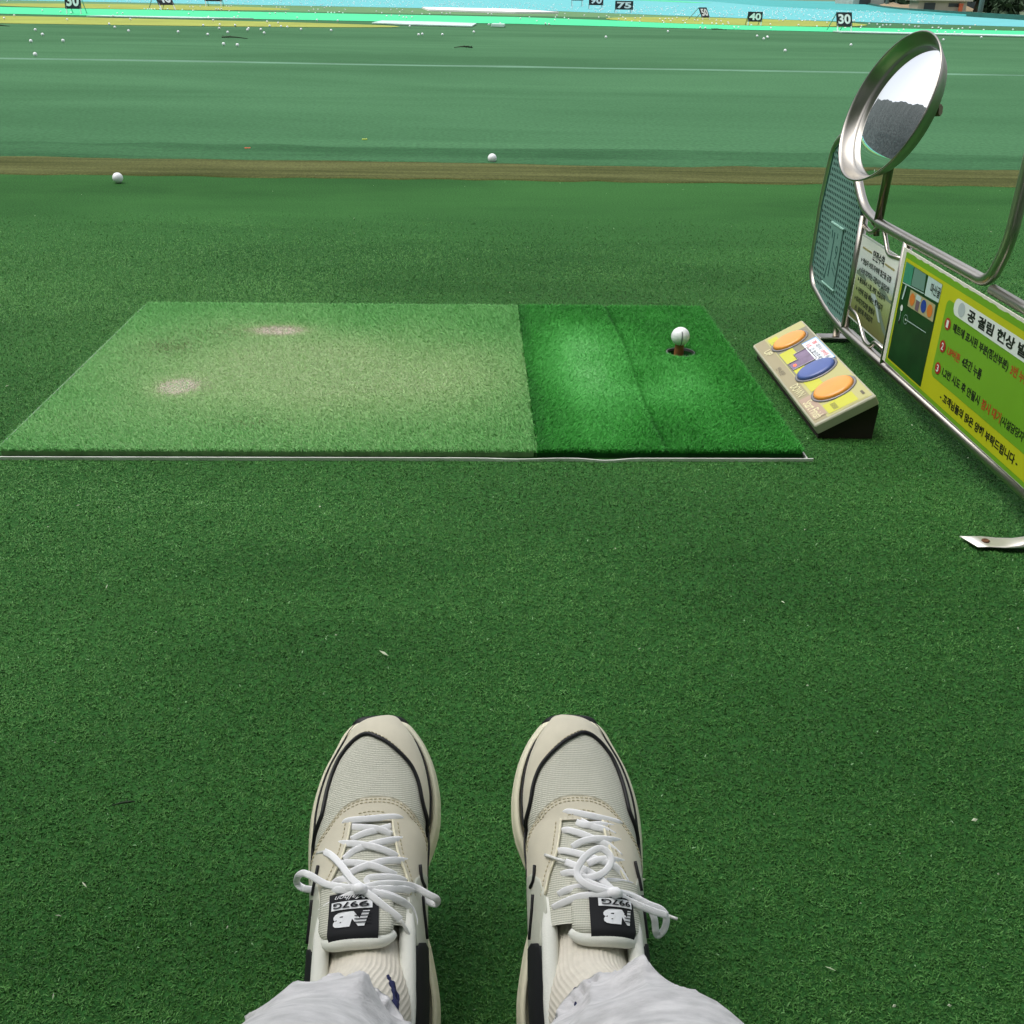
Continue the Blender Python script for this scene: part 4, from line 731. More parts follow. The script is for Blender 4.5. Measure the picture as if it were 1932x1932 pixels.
_XL=np.array([.009,-.0105,-.0195,-.0265,-.0315,-.0375,-.0435,-.0485,-.0518,-.0535,-.0538,-.0535,-.053,-.052,-.050,-.049,-.050,-.051,-.047,-.037,-.018,.0])
def _k(d): return np.sqrt(np.clip(d,0,None)) 
def sole_x(d):
    return _cr(_k(_D),_XL,_k(d)),_cr(_k(_D),_XM,_k(d))
def z_bot(d): return .016*np.clip(1-np.asarray(d)/.075,0,1)**2
def z_top(d): return _cr([0,.02,.06,.15,.22,.305],[.033,.030,.029,.033,.042,.047],d)
def h_up(d): return _cr([0,.004,.012,.03,.06,.09,.115,.14,.17,.2,.23,.27,.305],[.034,.042,.049,.057,.063,.070,.077,.087,.099,.111,.120,.126,.128],d)
def d_of_t(t): t=np.asarray(t,float); return SL*1.25*t*t/(t+.25)
def S(t,v):
    """upper surface; t 0 toe..1 heel, v -1 lateral..1 medial (left shoe, x right)"""
    t,v=np.broadcast_arrays(np.asarray(t,float),np.asarray(v,float))
    d=d_of_t(t);xl,xm=sole_x(d)
    xl=np.where(d<.09,xl+np.minimum(.0065,.35*(xm-xl)/2),_cr([.09,.12,.15,.19,.24,.27,.29,.305],[-.0470,-.0480,-.0472,-.0455,-.0455,-.042,-.033,0],d))
    xm=np.where(d<.1,xm-np.minimum(.0095,.4*(xm-xl)/2),_cr([.1,.115,.136,.16,.19,.24,.27,.29,.305],[.0445,.0455,.0440,.0432,.0425,.042,.039,.032,0],d))
    c=.5*(xl+xm);w=.5*(xm-xl)
    zb=z_top(d)-.004;h=np.maximum(h_up(d),zb+.001)
    n=_cr([0,.1,.2,.305],[2.1,2.25,2.5,2.7],d)
    a=v*np.pi/2
    sx=np.sign(a)*np.abs(np.sin(a))**(2/n);cz=np.abs(np.cos(a))**(2/n)
    # ridge of the upper drifts to the big-toe side near the toe
    x=c+w*sx+.006*cz*np.clip(1-d/.15,0,1)
    return np.stack([x,SL-d,zb+(h-zb)*cz],-1)
def SN(t,v,off=0.):
    e=2e-3
    t=np.asarray(t,float);v=np.asarray(v,float)
    t0=np.clip(t-e,.004,1);t1=np.clip(t+e,.008,1)
    a=S(t1,v)-S(t0,v);b=S(t,np.clip(v+e,-1,1))-S(t,np.clip(v-e,-1,1))
    n=np.cross(a,b);n/=np.linalg.norm(n,axis=-1,keepdims=True)+1e-12
    n=np.where(n[...,2:3]<-.2,-n,n)
    return S(t,v)+n*np.asarray(off)[...,None] if np.ndim(off) else S(t,v)+n*off

LACES={'L':[[[-.0205,.1993,.0705],[-.017,.2021,.0736],[.0021,.2021,.0769],[.0209,.2037,.0721],[.027,.2015,.0668]],[[-.0139,.1969,.0742],[-.0027,.1951,.0771],[.0074,.1931,.0784],[.0182,.1889,.0756]],[[-.0138,.1857,.078],[-.0051,.1896,.0787],[.0057,.1922,.0779],[.0177,.1961,.0736]],[[-.0253,.1836,.0735],[-.019,.1828,.0792],[-.0063,.1803,.0839],[.007,.1767,.0852],[.0168,.173,.0836],[.0223,.1703,.0802]],[[-.0188,.1696,.0833],[-.0111,.1756,.0835],[-.0021,.1787,.0839],[.0102,.1814,.0838],[.0208,.1839,.0789],[.0285,.1853,.0704]],[[-.0266,.1643,.0807],[-.018,.1659,.0868],[-.0055,.164,.0908],[.0067,.1607,.0918],[.0163,.1567,.09],[.0218,.1546,.0861]],[[-.0182,.1534,.0901],[-.0103,.1587,.0908],[.0011,.1623,.0916],[.013,.1653,.0896],[.0242,.1667,.083],[.0329,.1676,.0707]],[[-.0288,.1489,.0857],[-.0207,.1524,.0912],[-.0115,.1482,.0974],[-.0045,.1432,.1019]],[[-.0001,.1468,.097],[.0018,.1513,.0968],[.015,.1519,.0942],[.0244,.1516,.0881],[.0291,.1505,.0813]],[[-.0044,.1425,.1031],[-.0169,.1448,.1008],[-.0314,.1503,.0891],[-.0436,.158,.0851],[-.0504,.1612,.0811],[-.0547,.1596,.0771],[-.0569,.1582,.0623],[-.0513,.1532,.0663],[-.041,.1507,.0703],[-.0219,.1437,.0973],[-.0044,.142,.1033]],[[-.0036,.1439,.1025],[-.0115,.1511,.0989],[-.02,.1631,.0914],[-.029,.1738,.0806],[-.0355,.1793,.0712]],[[-.0035,.1429,.1029],[.0097,.1454,.1019],[.0228,.1462,.096],[.0349,.1467,.0809],[.0464,.1411,.0769],[.0532,.1378,.0729],[.0507,.1366,.0631],[.0394,.1416,.0671],[.0311,.1433,.0861],[.0162,.1422,.0994],[-.0035,.1419,.1033]],[[-.003,.1414,.1036],[.0053,.1355,.1057],[.0137,.1285,.105],[.022,.1223,.1024],[.0256,.1193,.1004]],[[-.0045,.1414,.1017],[-.012,.1387,.1011],[-.0217,.136,.0969],[-.0327,.1319,.0889],[-.0416,.1295,.0703],[-.0442,.1239,.0663]],[[-.0017,.1417,.1017],[.0115,.139,.1005],[.0227,.1358,.0955],[.0319,.1307,.0864],[.0351,.1241,.0819],[.0355,.1181,.0819]],[[-.0018,.1422,.1015],[.0135,.1373,.1015],[.0255,.1341,.0938],[.031,.1316,.0865]]],'R':[[[-.0164,.2055,.0707],[-.0118,.2071,.074],[.0066,.2031,.0763],[.0266,.2004,.0695],[.0313,.1987,.0643]],[[-.0066,.1986,.075],[.0009,.1956,.077],[.0129,.1963,.0763],[.0241,.1954,.0709]],[[-.0056,.2009,.0744],[.0059,.1948,.077],[.0162,.1923,.0759],[.0244,.1885,.073]],[[-.0185,.191,.074],[-.0138,.1913,.0779],[-.0024,.1873,.0814],[.0092,.1823,.0818],[.0192,.1779,.0804],[.0275,.1707,.0783]],[[-.0111,.1768,.0819],[-.0036,.1807,.0838],[.0083,.1832,.0833],[.0214,.1836,.0787],[.0325,.1835,.0682]],[[-.0243,.1743,.0767],[-.0179,.1738,.0829],[-.0067,.1705,.0878],[.0038,.1669,.0897],[.0194,.1623,.0877],[.026,.1573,.0854],[.0307,.1499,.0835]],[[.0002,.1621,.0899],[.0095,.1656,.0898],[.0223,.1662,.0856],[.0369,.1649,.0702]],[[-.0204,.1545,.0861],[-.0148,.1553,.0911],[-.0061,.1538,.0946],[.0024,.1497,.0975]],[[.0137,.1478,.0962],[.0222,.1482,.0928],[.0313,.1484,.085],[.0395,.1486,.0714]],[[-.0234,.1386,.0911],[-.0171,.1413,.0957],[-.0066,.1427,.099],[.006,.1412,.1017],[.0185,.1377,.102]],[[-.0278,.129,.0906],[-.0197,.1318,.0982],[-.0071,.1353,.1029],[.0077,.1363,.1036],[.0185,.1377,.102]],[[.0192,.1383,.1015],[.0056,.14,.1049],[-.0049,.1444,.1057],[-.0099,.1517,.1047],[-.0064,.1601,.1045],[.0016,.1678,.1032],[.0094,.1709,.1019],[.0158,.1674,.1009],[.0172,.1612,.1007],[.0118,.1535,.1021],[.002,.1493,.1021],[-.0065,.1486,.1003],[.008,.142,.103],[.0192,.1383,.1015]],[[.0192,.1383,.1015],[.0106,.1466,.1008],[.0004,.1545,.0974],[-.0089,.1595,.0938],[-.0172,.1637,.0897]],[[.0197,.1386,.1011],[.0327,.1376,.0907],[.0427,.1348,.0867],[.0478,.131,.0827],[.0511,.1236,.0787],[.0522,.1162,.0747],[.0542,.1137,.0707],[.0588,.1174,.0741],[.0605,.1248,.0781],[.0565,.1302,.0821],[.0459,.1334,.0861],[.0328,.1387,.0901],[.0198,.1389,.1009]],[[.0197,.1381,.1013],[.0299,.1342,.0943],[.0409,.1305,.0903],[.0509,.1278,.0863],[.061,.1259,.0823]]]}
AGLETS={'L':[[[-.0355,.1793,.0712],[-.0424,.1813,.0586]],[[.0256,.1193,.1004],[.0292,.1135,.0976],[.0328,.1079,.0929]]],'R':[[[-.0172,.1637,.0897],[-.0246,.1674,.0845],[-.0324,.1721,.076]],[[.0627,.1278,.072],[.0701,.1252,.072]]]}

PIP2 = [(.470, -.97), (.447, -.90), (.424, -.80), (.405, -.70), (.385, -.648), (.356, -.642), (.329, -.645), (.295, -.650), (.261, -.646), (.222, -.621), (.187, -.545), (.161, -.40), (.158, -.241), (.174, -.081), (.194, .059), (.22, .199), (.245, .323), (.272, .435), (.305, .517), (.337, .571), (.367, .626), (.392, .712), (.415, .86), (.440, .97)]
EYE = [(.575, -.93), (.535, -.90), (.502, -.84), (.481, -.729), (.45, -.565), (.424, -.436), (.397, -.335), (.381, -.241), (.37, -.119), (.367, -.01), (.368, .105), (.374, .222), (.388, .347), (.407, .486), (.427, .624), (.450, .735), (.478, .81), (.512, .877), (.555, .93)]
THR_M = [(.610, .500), (.565, .425), (.535, .347), (.505, .290), (.465, .240), (.434, .222)]; THR_L = [(.434, -.182), (.468, -.190), (.505, -.215), (.535, -.250), (.563, -.312), (.610, -.440)]
def sp2(P, n=6): return [tuple(p) for p in smooth_path([(a, b, 0) for a, b in P], n)]
def person_part(o, P): o.parent = P; o.matrix_parent_inverse = P.matrix_basis.inverted(); return o
def make_sneaker(sgn, side, cv, origin, yaw, pitch, P):
    fl = lambda F: [tuple(f) if sgn > 0 else tuple(f)[::-1] for f in F]
    mir = lambda A: np.asarray(A)*np.array([sgn, 1, 1])
    M = Matrix.Translation(Vector(origin)) @ Matrix.Rotation(yaw, 4, 'Z') @ Matrix.Rotation(pitch, 4, 'X')
    # upper (mesh fabric), open at the ankle
    nt_, nv_ = 90, 60; T, Vv = np.meshgrid(np.linspace(.012, .985, nt_), np.linspace(-1, 1, nv_), indexing='ij'); A = mir(S(T, Vv).reshape(-1, 3)); F = []
    for i in range(nt_-1):
        for j in range(nv_-1):
            tm = T[i, j]; vm = Vv[i, j]+1/(nv_-1)
            if tm > .672 and abs(vm) < .515: continue
            F.append((i*nv_+j, (i+1)*nv_+j, (i+1)*nv_+j+1, i*nv_+j+1))
    up = mesh('sneaker', A, fl(F), M_weave, None, True); up.parent = P; up.matrix_parent_inverse = P.matrix_basis.inverted(); up.matrix_basis = M
    def sub(name, V, F, m, smooth=True, mi=None): return mesh(name, mir(V), fl(F), m, up, smooth, mi)
    def patch(name, poly, off, thick, m, step=(.012, .05), bulge=None):
        """a panel laid on the upper: polygon in (t, v), lifted by off with a turned-down edge"""
        P2 = [Vector((a, b*.25)) for a, b in poly]; n = len(P2); ins = []
        xs = [p.x for p in P2]; ys = [p.y for p in P2]
        def inside(x, y):
            c = False; j = n-1
            for i in range(n):
                if (P2[i].y > y) != (P2[j].y > y) and x < (P2[j].x-P2[i].x)*(y-P2[i].y)/(P2[j].y-P2[i].y)+P2[i].x: c = not c
                j = i
            return c
        x = min(xs)+step[0]/2
        while x < max(xs):
            y = min(ys)+step[1]*.125
            while y < max(ys):
                if inside(x, y) and min((p.x-x)**2+(p.y-y)**2 for p in P2) > 1.6e-5: ins.append(Vector((x, y)))
                y += step[1]*.25
            x += step[0]
        vv, _, ff, *_ = delaunay_2d_cdt(P2+ins, [], [list(range(n))], 1, 1e-7)
        t_ = np.array([v.x for v in vv]); v_ = np.array([v.y*4 for v in vv]); Q = SN(t_, v_, off); N0 = len(vv)
        bi = [min(range(N0), key=lambda i, p=p: (vv[i]-p).length_squared) for p in P2]
        lo = SN(np.array([poly[i][0] for i in range(n)]), np.array([poly[i][1] for i in range(n)]), off-thick)
        F = [tuple(f) for f in ff]; c = [((vv[f[1]]-vv[f[0]]).cross(vv[f[2]]-vv[f[0]])) for f in F]
        F = [f if k < 0 else f[::-1] for f, k in zip(F, c)]
        F += [(bi[i], bi[(i+1) % n], N0+(i+1) % n, N0+i) for i in range(n)]
        return sub(name, np.concatenate([Q, lo]), F, m)
    pip = sp2(PIP2, 4); eye = sp2(EYE, 4)
    dens = lambda a, b, k: [(a[0]+(b[0]-a[0])*i/k, a[1]+(b[1]-a[1])*i/k) for i in range(1, k)]
    patch('toe_cap', [(a, b) for a, b, _ in pip]+dens((.440, .97), (.014, .97), 30)+[(.014, .97)]+dens((.014, .97), (.014, -.97), 24)+[(.014, -.97)]+dens((.014, -.97), (.470, -.97), 30), .0011, .0016, M_suede)
    rear_m = [(.600, .86), (.612, .70), (.612, .60)]; rear_l = [(.612, -.58), (.612, -.70), (.605, -.86)]
    patch('eyestay', [(a, b) for a, b, _ in eye]+rear_m+[(a, b) for a, b, _ in sp2(THR_M, 3)]+dens((.434, .222), (.434, -.182), 8)+[(a, b) for a, b, _ in sp2(THR_L, 3)]+rear_l, .0022, .0028, M_suede)
    for s in (-1, 1):
        patch('quarter_panel', [(.575, s*.97), (.545, s*.90), (.548, s*.70), (.570, s*.56), (.600, s*.50), (.650, s*.47), (.672, s*.57), (.70, s*.575), (.735, s*.63), (.74, s*.97)][::s], .0026, .003, M_lea)
        patch('heel_panel', [(.705, s*.93), (.702, s*.78), (.710, s*.62), (.730, s*.545), (.80, s*.53), (.95, s*.53), (.965, s*.97), (.80, s*.97), (.74, s*.97)][::s], .0036, .0045, M_blk)
    # sole
    def outline(n=70):
        d = d_of_t(np.linspace(0.0, 1, n)); xl, xm = sole_x(d); return d, xl, xm
    d, xl, xm = outline(); dd = np.concatenate([d, d[-2:0:-1]]); xx = np.concatenate([xl, xm[-2:0:-1]]); Y = SL-dd; n = len(dd)
    cx = np.stack([xx, Y], 1); tang = np.roll(cx, -1, 0)-np.roll(cx, 1, 0); nor = np.stack([tang[:, 1], -tang[:, 0]], 1); nor /= np.linalg.norm(nor, axis=1)[:, None]+1e-9
    c0 = np.array([0, SL/2]); nor *= np.sign(((cx-c0)*nor).sum(1))[:, None]; nor[0] = (0, 1); nor[len(d)-1] = (0, -1)
    for _ in range(3): nor = (np.roll(nor, 1, 0)+nor*2+np.roll(nor, -1, 0))/4
    zb, zt = z_bot(dd), z_top(dd)
    def ring(off, f, add=0.): return np.concatenate([cx+nor*off, (zb+(zt-zb)*f+add)[:, None]], 1)
    def loft(rings, cap=True):
        V = np.concatenate(rings); m = len(rings); F = [(k*n+i, k*n+(i+1) % n, (k+1)*n+(i+1) % n, (k+1)*n+i) for k in range(m-1) for i in range(n)]
        if cap:
            h = len(d)
            for b, rv in ((0, True), ((m-1)*n, False)):
                for i in range(h-1):
                    a_, b_ = b+i, b+i+1; c_, e_ = b+(n-i-1 if i+1 < h-1 else h-1), b+((n-i) % n)
                    f = tuple(dict.fromkeys((a_, b_, c_, e_)))
                    if len(f) > 2: F.append(f if rv else f[::-1])
        return V, F
    V, F = loft([ring(-.0015, .12), ring(.0010, .22), ring(.0014, .42), ring(.0006, .54), ring(.0001, .57), ring(.0004, .60), ring(-.0012, .80), ring(-.0028, .95), ring(-.0050, 1.0)]); sub('midsole', V, F, M_cream)
    V, F = loft([ring(-.006, 0, .0), ring(-.0025, 0, .0005), ring(-.0015, .125)])
    # toe bumper: the outsole turns up over the tip
    k = 26; ts = np.linspace(.062, 0, k//2); ids = None; bl = []
    dl = d_of_t(ts); l_, m_ = sole_x(dl); tip = [(x, SL-q, q) for x, q in zip(l_, dl)]+[(x, SL-q, q) for x, q in list(zip(m_, dl))[::-1][1:]]
    b0 = len(V); TV = []
    for i, (x, y, q) in enumerate(tip):
        e = math.sin(math.pi*i/(len(tip)-1))**.6; v2 = np.array([x-.009*.5, y-(SL-.06)]); v2 /= np.linalg.norm(v2); ztq = float(z_top(q)); zbq = float(z_bot(q))
        for f, o_ in ((.1, .0012), (.5, .0022), (.5+.45*e, .0020), (.52+.53*e, .0002), (.53+.56*e, -.0030)): TV.append((x+v2[0]*o_, y+v2[1]*o_, zbq+(ztq-zbq)*f))
    V = np.concatenate([V, np.array(TV)]); F = F+[(b0+i*5+j, b0+(i+1)*5+j, b0+(i+1)*5+j+1, b0+i*5+j+1) for i in range(len(tip)-1) for j in range(4)]
    sub('outsole', V, F, M_black)
    # trims
    mb = MB(); bp = [(t, -.93) for t in np.linspace(.575, .03, 40)]+[(t, .93) for t in np.linspace(.03, .555, 40)]
    mb.tube([tuple(p) for p in SN(np.array([a for a, b in bp]), np.array([b for a, b in bp]), .0020)], .0009, 8)
    mb.tube([tuple(p) for p in SN(np.array([p[0] for p in pip]), np.array([p[1] for p in pip]), .0014)], .0017, 8)
    for L_ in ([(.528, -.545), (.554, -.575), (.592, -.64)], [(.602, -.645), (.64, -.70), (.69, -.78)], [(.534, .622), (.566, .667), (.580, .755)], [(.600, .69), (.64, .74), (.69, .84)]):
        q = sp2(L_, 5); mb.tube([tuple(p) for p in SN(np.array([p[0] for p in q]), np.array([p[1] for p in q]), .0034)], .0013, 8)
    sub('black_piping', [tuple(v) for v in mb.V], mb.F, M_black)
    mb = MB()
    def stitches(path, off, vs=0., ts=0., r=.00042, ln=.0023, gap=.0014):
        q = SN(np.array([p[0]+ts for p in path]), np.clip(np.array([p[1]+vs for p in path]), -1, 1), off); acc = 0; seg = []
        D = np.concatenate([[0], np.cumsum(np.linalg.norm(np.diff(q, axis=0), axis=1))]); s = 0
        while s+ln < D[-1]:
            a_ = [np.interp(s, D, q[:, k]) for k in range(3)]; b_ = [np.interp(s+ln, D, q[:, k]) for k in range(3)]; mb.tube([a_, b_], r, 5); s += ln+gap
    e2 = sp2(EYE[2:-2], 10)
    stitches([(a-.0105, b*1.0, 0) for a, b, _ in sp2(PIP2[10:21], 8)], .0013); sub('toe_stitching', [tuple(v) for v in mb.V], mb.F, M_stitch); mb = MB()
    stitches(e2, .0024, ts=.0085); stitches(e2, .0024, ts=.0165)
    stitches(sp2([(.423, -.13), (.418, 0), (.423, .17)], 8), .0024); stitches(sp2([(.413, -.11), (.409, 0), (.413, .15)], 8), .0024)
    stitches(sp2([(a, b+.055) for a, b in THR_M], 6), .0024); stitches(sp2([(a, b-.055) for a, b in THR_L], 6), .0024)
    sub('eyestay_stitching', [tuple(v) for v in mb.V], mb.F, M_stitch)
    for TT in (THR_M+[(.432, .222)], THR_L):
        mb = MB(); q = sp2(TT, 4); mb.tube([tuple(p) for p in SN(np.array([p[0] for p in q]), np.array([p[1] for p in q]), .0018)], .0010, 7)
        sub('throat_edge', [tuple(v) for v in mb.V], mb.F, M_cream)
    # collar: padded rim and lining
    mb = MB(); tc_ = np.linspace(.615, .965, 26)
    for s in (-1, 1): mb.tube([tuple(p) for p in SN(tc_, np.full(26, s*.510), -.0022)], [.0035+.0028*min(1, i/5) for i in range(26)], 12)
    q0 = SN(np.array([.965]), np.array([-.51]), -.002)[0]; q1 = SN(np.array([.965]), np.array([.51]), -.002)[0]
    mb.tube([tuple(q0), (q0[0]*.5, q0[1]-.010, q0[2]+.003), (q1[0]*.5, q1[1]-.010, q1[2]+.003), tuple(q1)], .006, 10)
    for s in (-1, 1):
        a_ = SN(tc_, np.full(26, s*.51), -.004); b_ = SN(tc_, np.full(26, s*.80), -.006); nb = len(mb.V)
        mb.add([tuple(p) for p in a_]+[tuple(p) for p in b_], [(i, i+1, 26+i+1, 26+i) for i in range(25)])
    sub('collar', [tuple(v) for v in mb.V], mb.F, M_pad)
    # tongue end with its padded rim
    nT, nV = 18, 26; T2 = np.linspace(.585, .708, nT); V2 = np.linspace(cv-.44, cv+.40, nV); G = []
    for t in T2:
        row = []
        for v in V2:
            e = min(1, (v-V2[0])/.10, (V2[-1]-v)/.10); e = math.sqrt(max(0, 1-(1-e)**2)) if e < 1 else 1; k = min(1, (.708-t)/.02); k = math.sqrt(max(0, 1-(1-k)**2)) if k < 1 else 1
            row.append(SN(np.array(t+.006*abs(v-cv)-.030*min(1, abs(v-cv)/.43)**5*(t-.585)/.123), np.array(v), -.006+.0095*e*(.35+.65*k)))
        G.append(row)
    G = np.array(G).reshape(-1, 3); F = [(i*nV+j, (i+1)*nV+j, (i+1)*nV+j+1, i*nV+j+1) for i in range(nT-1) for j in range(nV-1)]; sub('tongue', G, F, M_weave)
    mb = MB(); vr = np.linspace(cv-.43, cv+.39, 22); mb.tube([tuple(p) for p in SN(.709+.006*np.abs(vr-cv)-.030*np.minimum(1, np.abs(vr-cv)/.43)**5, vr, -.0030)], [.0030+.0022*math.sin(math.pi*(i+.5)/22)**.5 for i in range(22)], 12); sub('tongue_rim', [tuple(v) for v in mb.V], mb.F, M_pad)
    # black woven label over the tongue
    l0, l1 = cv-.215, cv+.205; nT, nV = 16, 12; T2 = np.linspace(.612, .716, nT); V2 = np.linspace(l0, l1, nV)
    lab = lambda t, v, o_: SN(np.asarray(t, float), np.asarray(v, float), o_+.0040-.0052*np.clip((np.asarray(t)-.697)/.018, 0, 1)**2)
    G = np.array([lab(t, v, .0004) for t in T2 for v in V2]); F = [(i*nV+j, (i+1)*nV+j, (i+1)*nV+j+1, i*nV+j+1) for i in range(nT-1) for j in range(nV-1)]; sub('tongue_label', G, F, M_blk)
    VL = []; FL = []; ML = []
    def ink_(VF, t0, t1, va, vb, mi, h, shear=0.):
        """print 2-D shape: its x runs to the wearer's-left in the picture, its y towards the heel"""
        A2, F2 = VF; A2 = np.asarray(A2, float); lo, hi = A2.min(0), A2.max(0); u = (A2-lo)/(hi-lo); u0 = u[:, 0]+shear*(u[:, 1]-.5)
        v_ = (vb-(vb-va)*u0) if sgn > 0 else (va+(vb-va)*u0); t_ = t0+(t1-t0)*u[:, 1]; b = len(VL)
        q = lab(t_, v_, h); VL.extend(q.tolist()); FL.extend([tuple(i+b for i in f) for f in F2]); ML.extend([mi]*len(F2))
    box4 = (np.array(rect(0, 0, 1, 1), float), [(0, 1, 2, 3)])
    def fine(n=10):
        V = [(i/n, j) for j in (0, .5, 1) for i in range(n+1)]; return np.array(V, float), [(j*(n+1)+i, j*(n+1)+i+1, (j+1)*(n+1)+i+1, (j+1)*(n+1)+i) for j in range(2) for i in range(n)]
    c_ = cv-.012
    ink_(fine(), .6325, .6505, c_-.165, c_+.165, 0, .0012); ink_(text_mesh('997G', .02), .6355, .6480, c_-.142, c_+.142, 1, .0019)
    ink_(text_mesh('Malbon', -.004), .6185, .6290, c_-.135, c_+.125, 0, .0012, .12)
    nV_, nF_ = text_mesh('N', .07); ink_((nV_, nF_), .6560, .6880, c_-.005, c_+.130, 0, .0012, .25); bV_, bF_ = text_mesh('B', .07)
    if sgn > 0: ink_((bV_, bF_), .6560, .6880, c_-.142, c_+.012, 0, .0013, .25)
    else: 
        VL, FL, ML = VL[:-len(nV_)], FL[:-len(nF_)], ML[:-len(nF_)]
        ink_((nV_, nF_), .6560, .6880, c_-.130, c_+.005, 0, .0012, .25); ink_((bV_, bF_), .6560, .6880, c_-.012, c_+.142, 0, .0013, .25)
    for k in range(4):   # speed lines cut through the outer half of the N
        t0 = .6590+.0070*k
        if sgn > 0: ink_(box4, t0, t0+.0022, c_+.055, c_+.155, 1, .0020)
        else: ink_(box4, t0, t0+.0022, c_-.155, c_-.055, 1, .0020)
    sub('label_lettering', np.array(VL), FL, [M_wht, M_blk], False, ML)
    # laces: traced in this shoe's own frame
    mb = MB()
    for P3 in LACES[side]: mb.tube(smooth_path(P3, 6), .00062, 10, 0, True, (0, -.25, 1), .0028)
    kn = np.array(LACES[side][9 if side == 'L' else 11][0]); mb.tube([tuple(kn+np.array(v)) for v in ((-.0045, .001, .0005), (-.002, .0, .002), (.001, -.0005, .0025), (.0045, -.001, .0008))], [.0026, .0040, .0042, .0026], 10)
    for P3 in AGLETS[side]: mb.tube(smooth_path(P3, 4), .0013, 8, 1)
    mesh('shoelaces', mb.V, mb.F, [M_lace, M_agl], up, True, mb.M)
    return up, M
MARK = {}
SHOES = (('L', 1, -.095, (-.0775, .473, .0), R_(3), R_(30)), ('R', -1, -.185, (.0860, .472, .0), R_(-1.5), R_(30)))
def leg_frame(side, sgn, origin, yaw, pitch):
    M = Matrix.Translation(Vector(origin)) @ Matrix.Rotation(yaw, 4, 'Z') @ Matrix.Rotation(pitch, 4, 'X'); f = lambda y, z, x=0.: M @ Vector((x*sgn, y, z))
    Ld = Vector((-.12*sgn, -.84, .53)).normalized(); sole = [f(.195, .040), f(.155, .048), f(.105, .060), f(.060, .090)]
    return f, Ld, sole
# body: one continuous skin, mostly hidden by the clothes
bv, be, br = [], [], []
def vtx(p, r): bv.append(tuple(p)); br.append(r); return len(bv)-1
pel = vtx((0, -.36, .47), .13); wst = vtx((0, -.42, .62), .12); be.append((pel, wst))
for side, sgn, cv, org, yw, pt in SHOES:
    f, Ld, so_ = leg_frame(side, sgn, org, yw, pt); kn = so_[3]+Ld*.40; hp = vtx((-.10*sgn, -.30, .45), .085); th = vtx(((-.10*sgn+kn.x)/2, (-.30+kn.y)/2, .43), .075); k_ = vtx(kn, .052)
    ca = vtx(so_[3]+Ld*.24, .042); an = vtx(so_[3]+Ld*.02, .028); fo = vtx(so_[2]+Vector((0, .0, -.012)), .018); to = vtx(so_[1]+Vector((0, 0, -.010)), .012)
    be += [(pel, hp), (hp, th), (th, k_), (k_, ca), (ca, an), (an, fo), (fo, to)]
me = bpy.data.meshes.new('person'); me.from_pydata(bv, be, []); body = bpy.data.objects.new('person', me); COL.objects.link(body)
sk = body.modifiers.new('skin', 'SKIN'); sk.use_smooth_shade = True
for i, r in enumerate(br): me.skin_vertices[0].data[i].radius = (r, r)
me.skin_vertices[0].data[0].use_root = True
ss = body.modifiers.new('sub', 'SUBSURF'); ss.levels = 1; ss.render_levels = 1
bm2 = bpy.data.meshes.new_from_object(body.evaluated_get(bpy.context.evaluated_depsgraph_get())); body.modifiers.clear(); body.data = bm2; bm2.name = 'person'; bm2.materials.append(M_skin)
bm2.transform(Matrix.Translation((0, -.2, 0)).inverted()); body.location = (0, -.2, 0); bpy.context.view_layer.update()
tag(body, 'seated person in pale grey joggers and beige sneakers, legs stretched out', 'person')
def pp(o, lab=None): o.parent = body; o.matrix_parent_inverse = Matrix.Translation((0, .2, 0)); tag(o, lab); return o
TV, TF = [], []
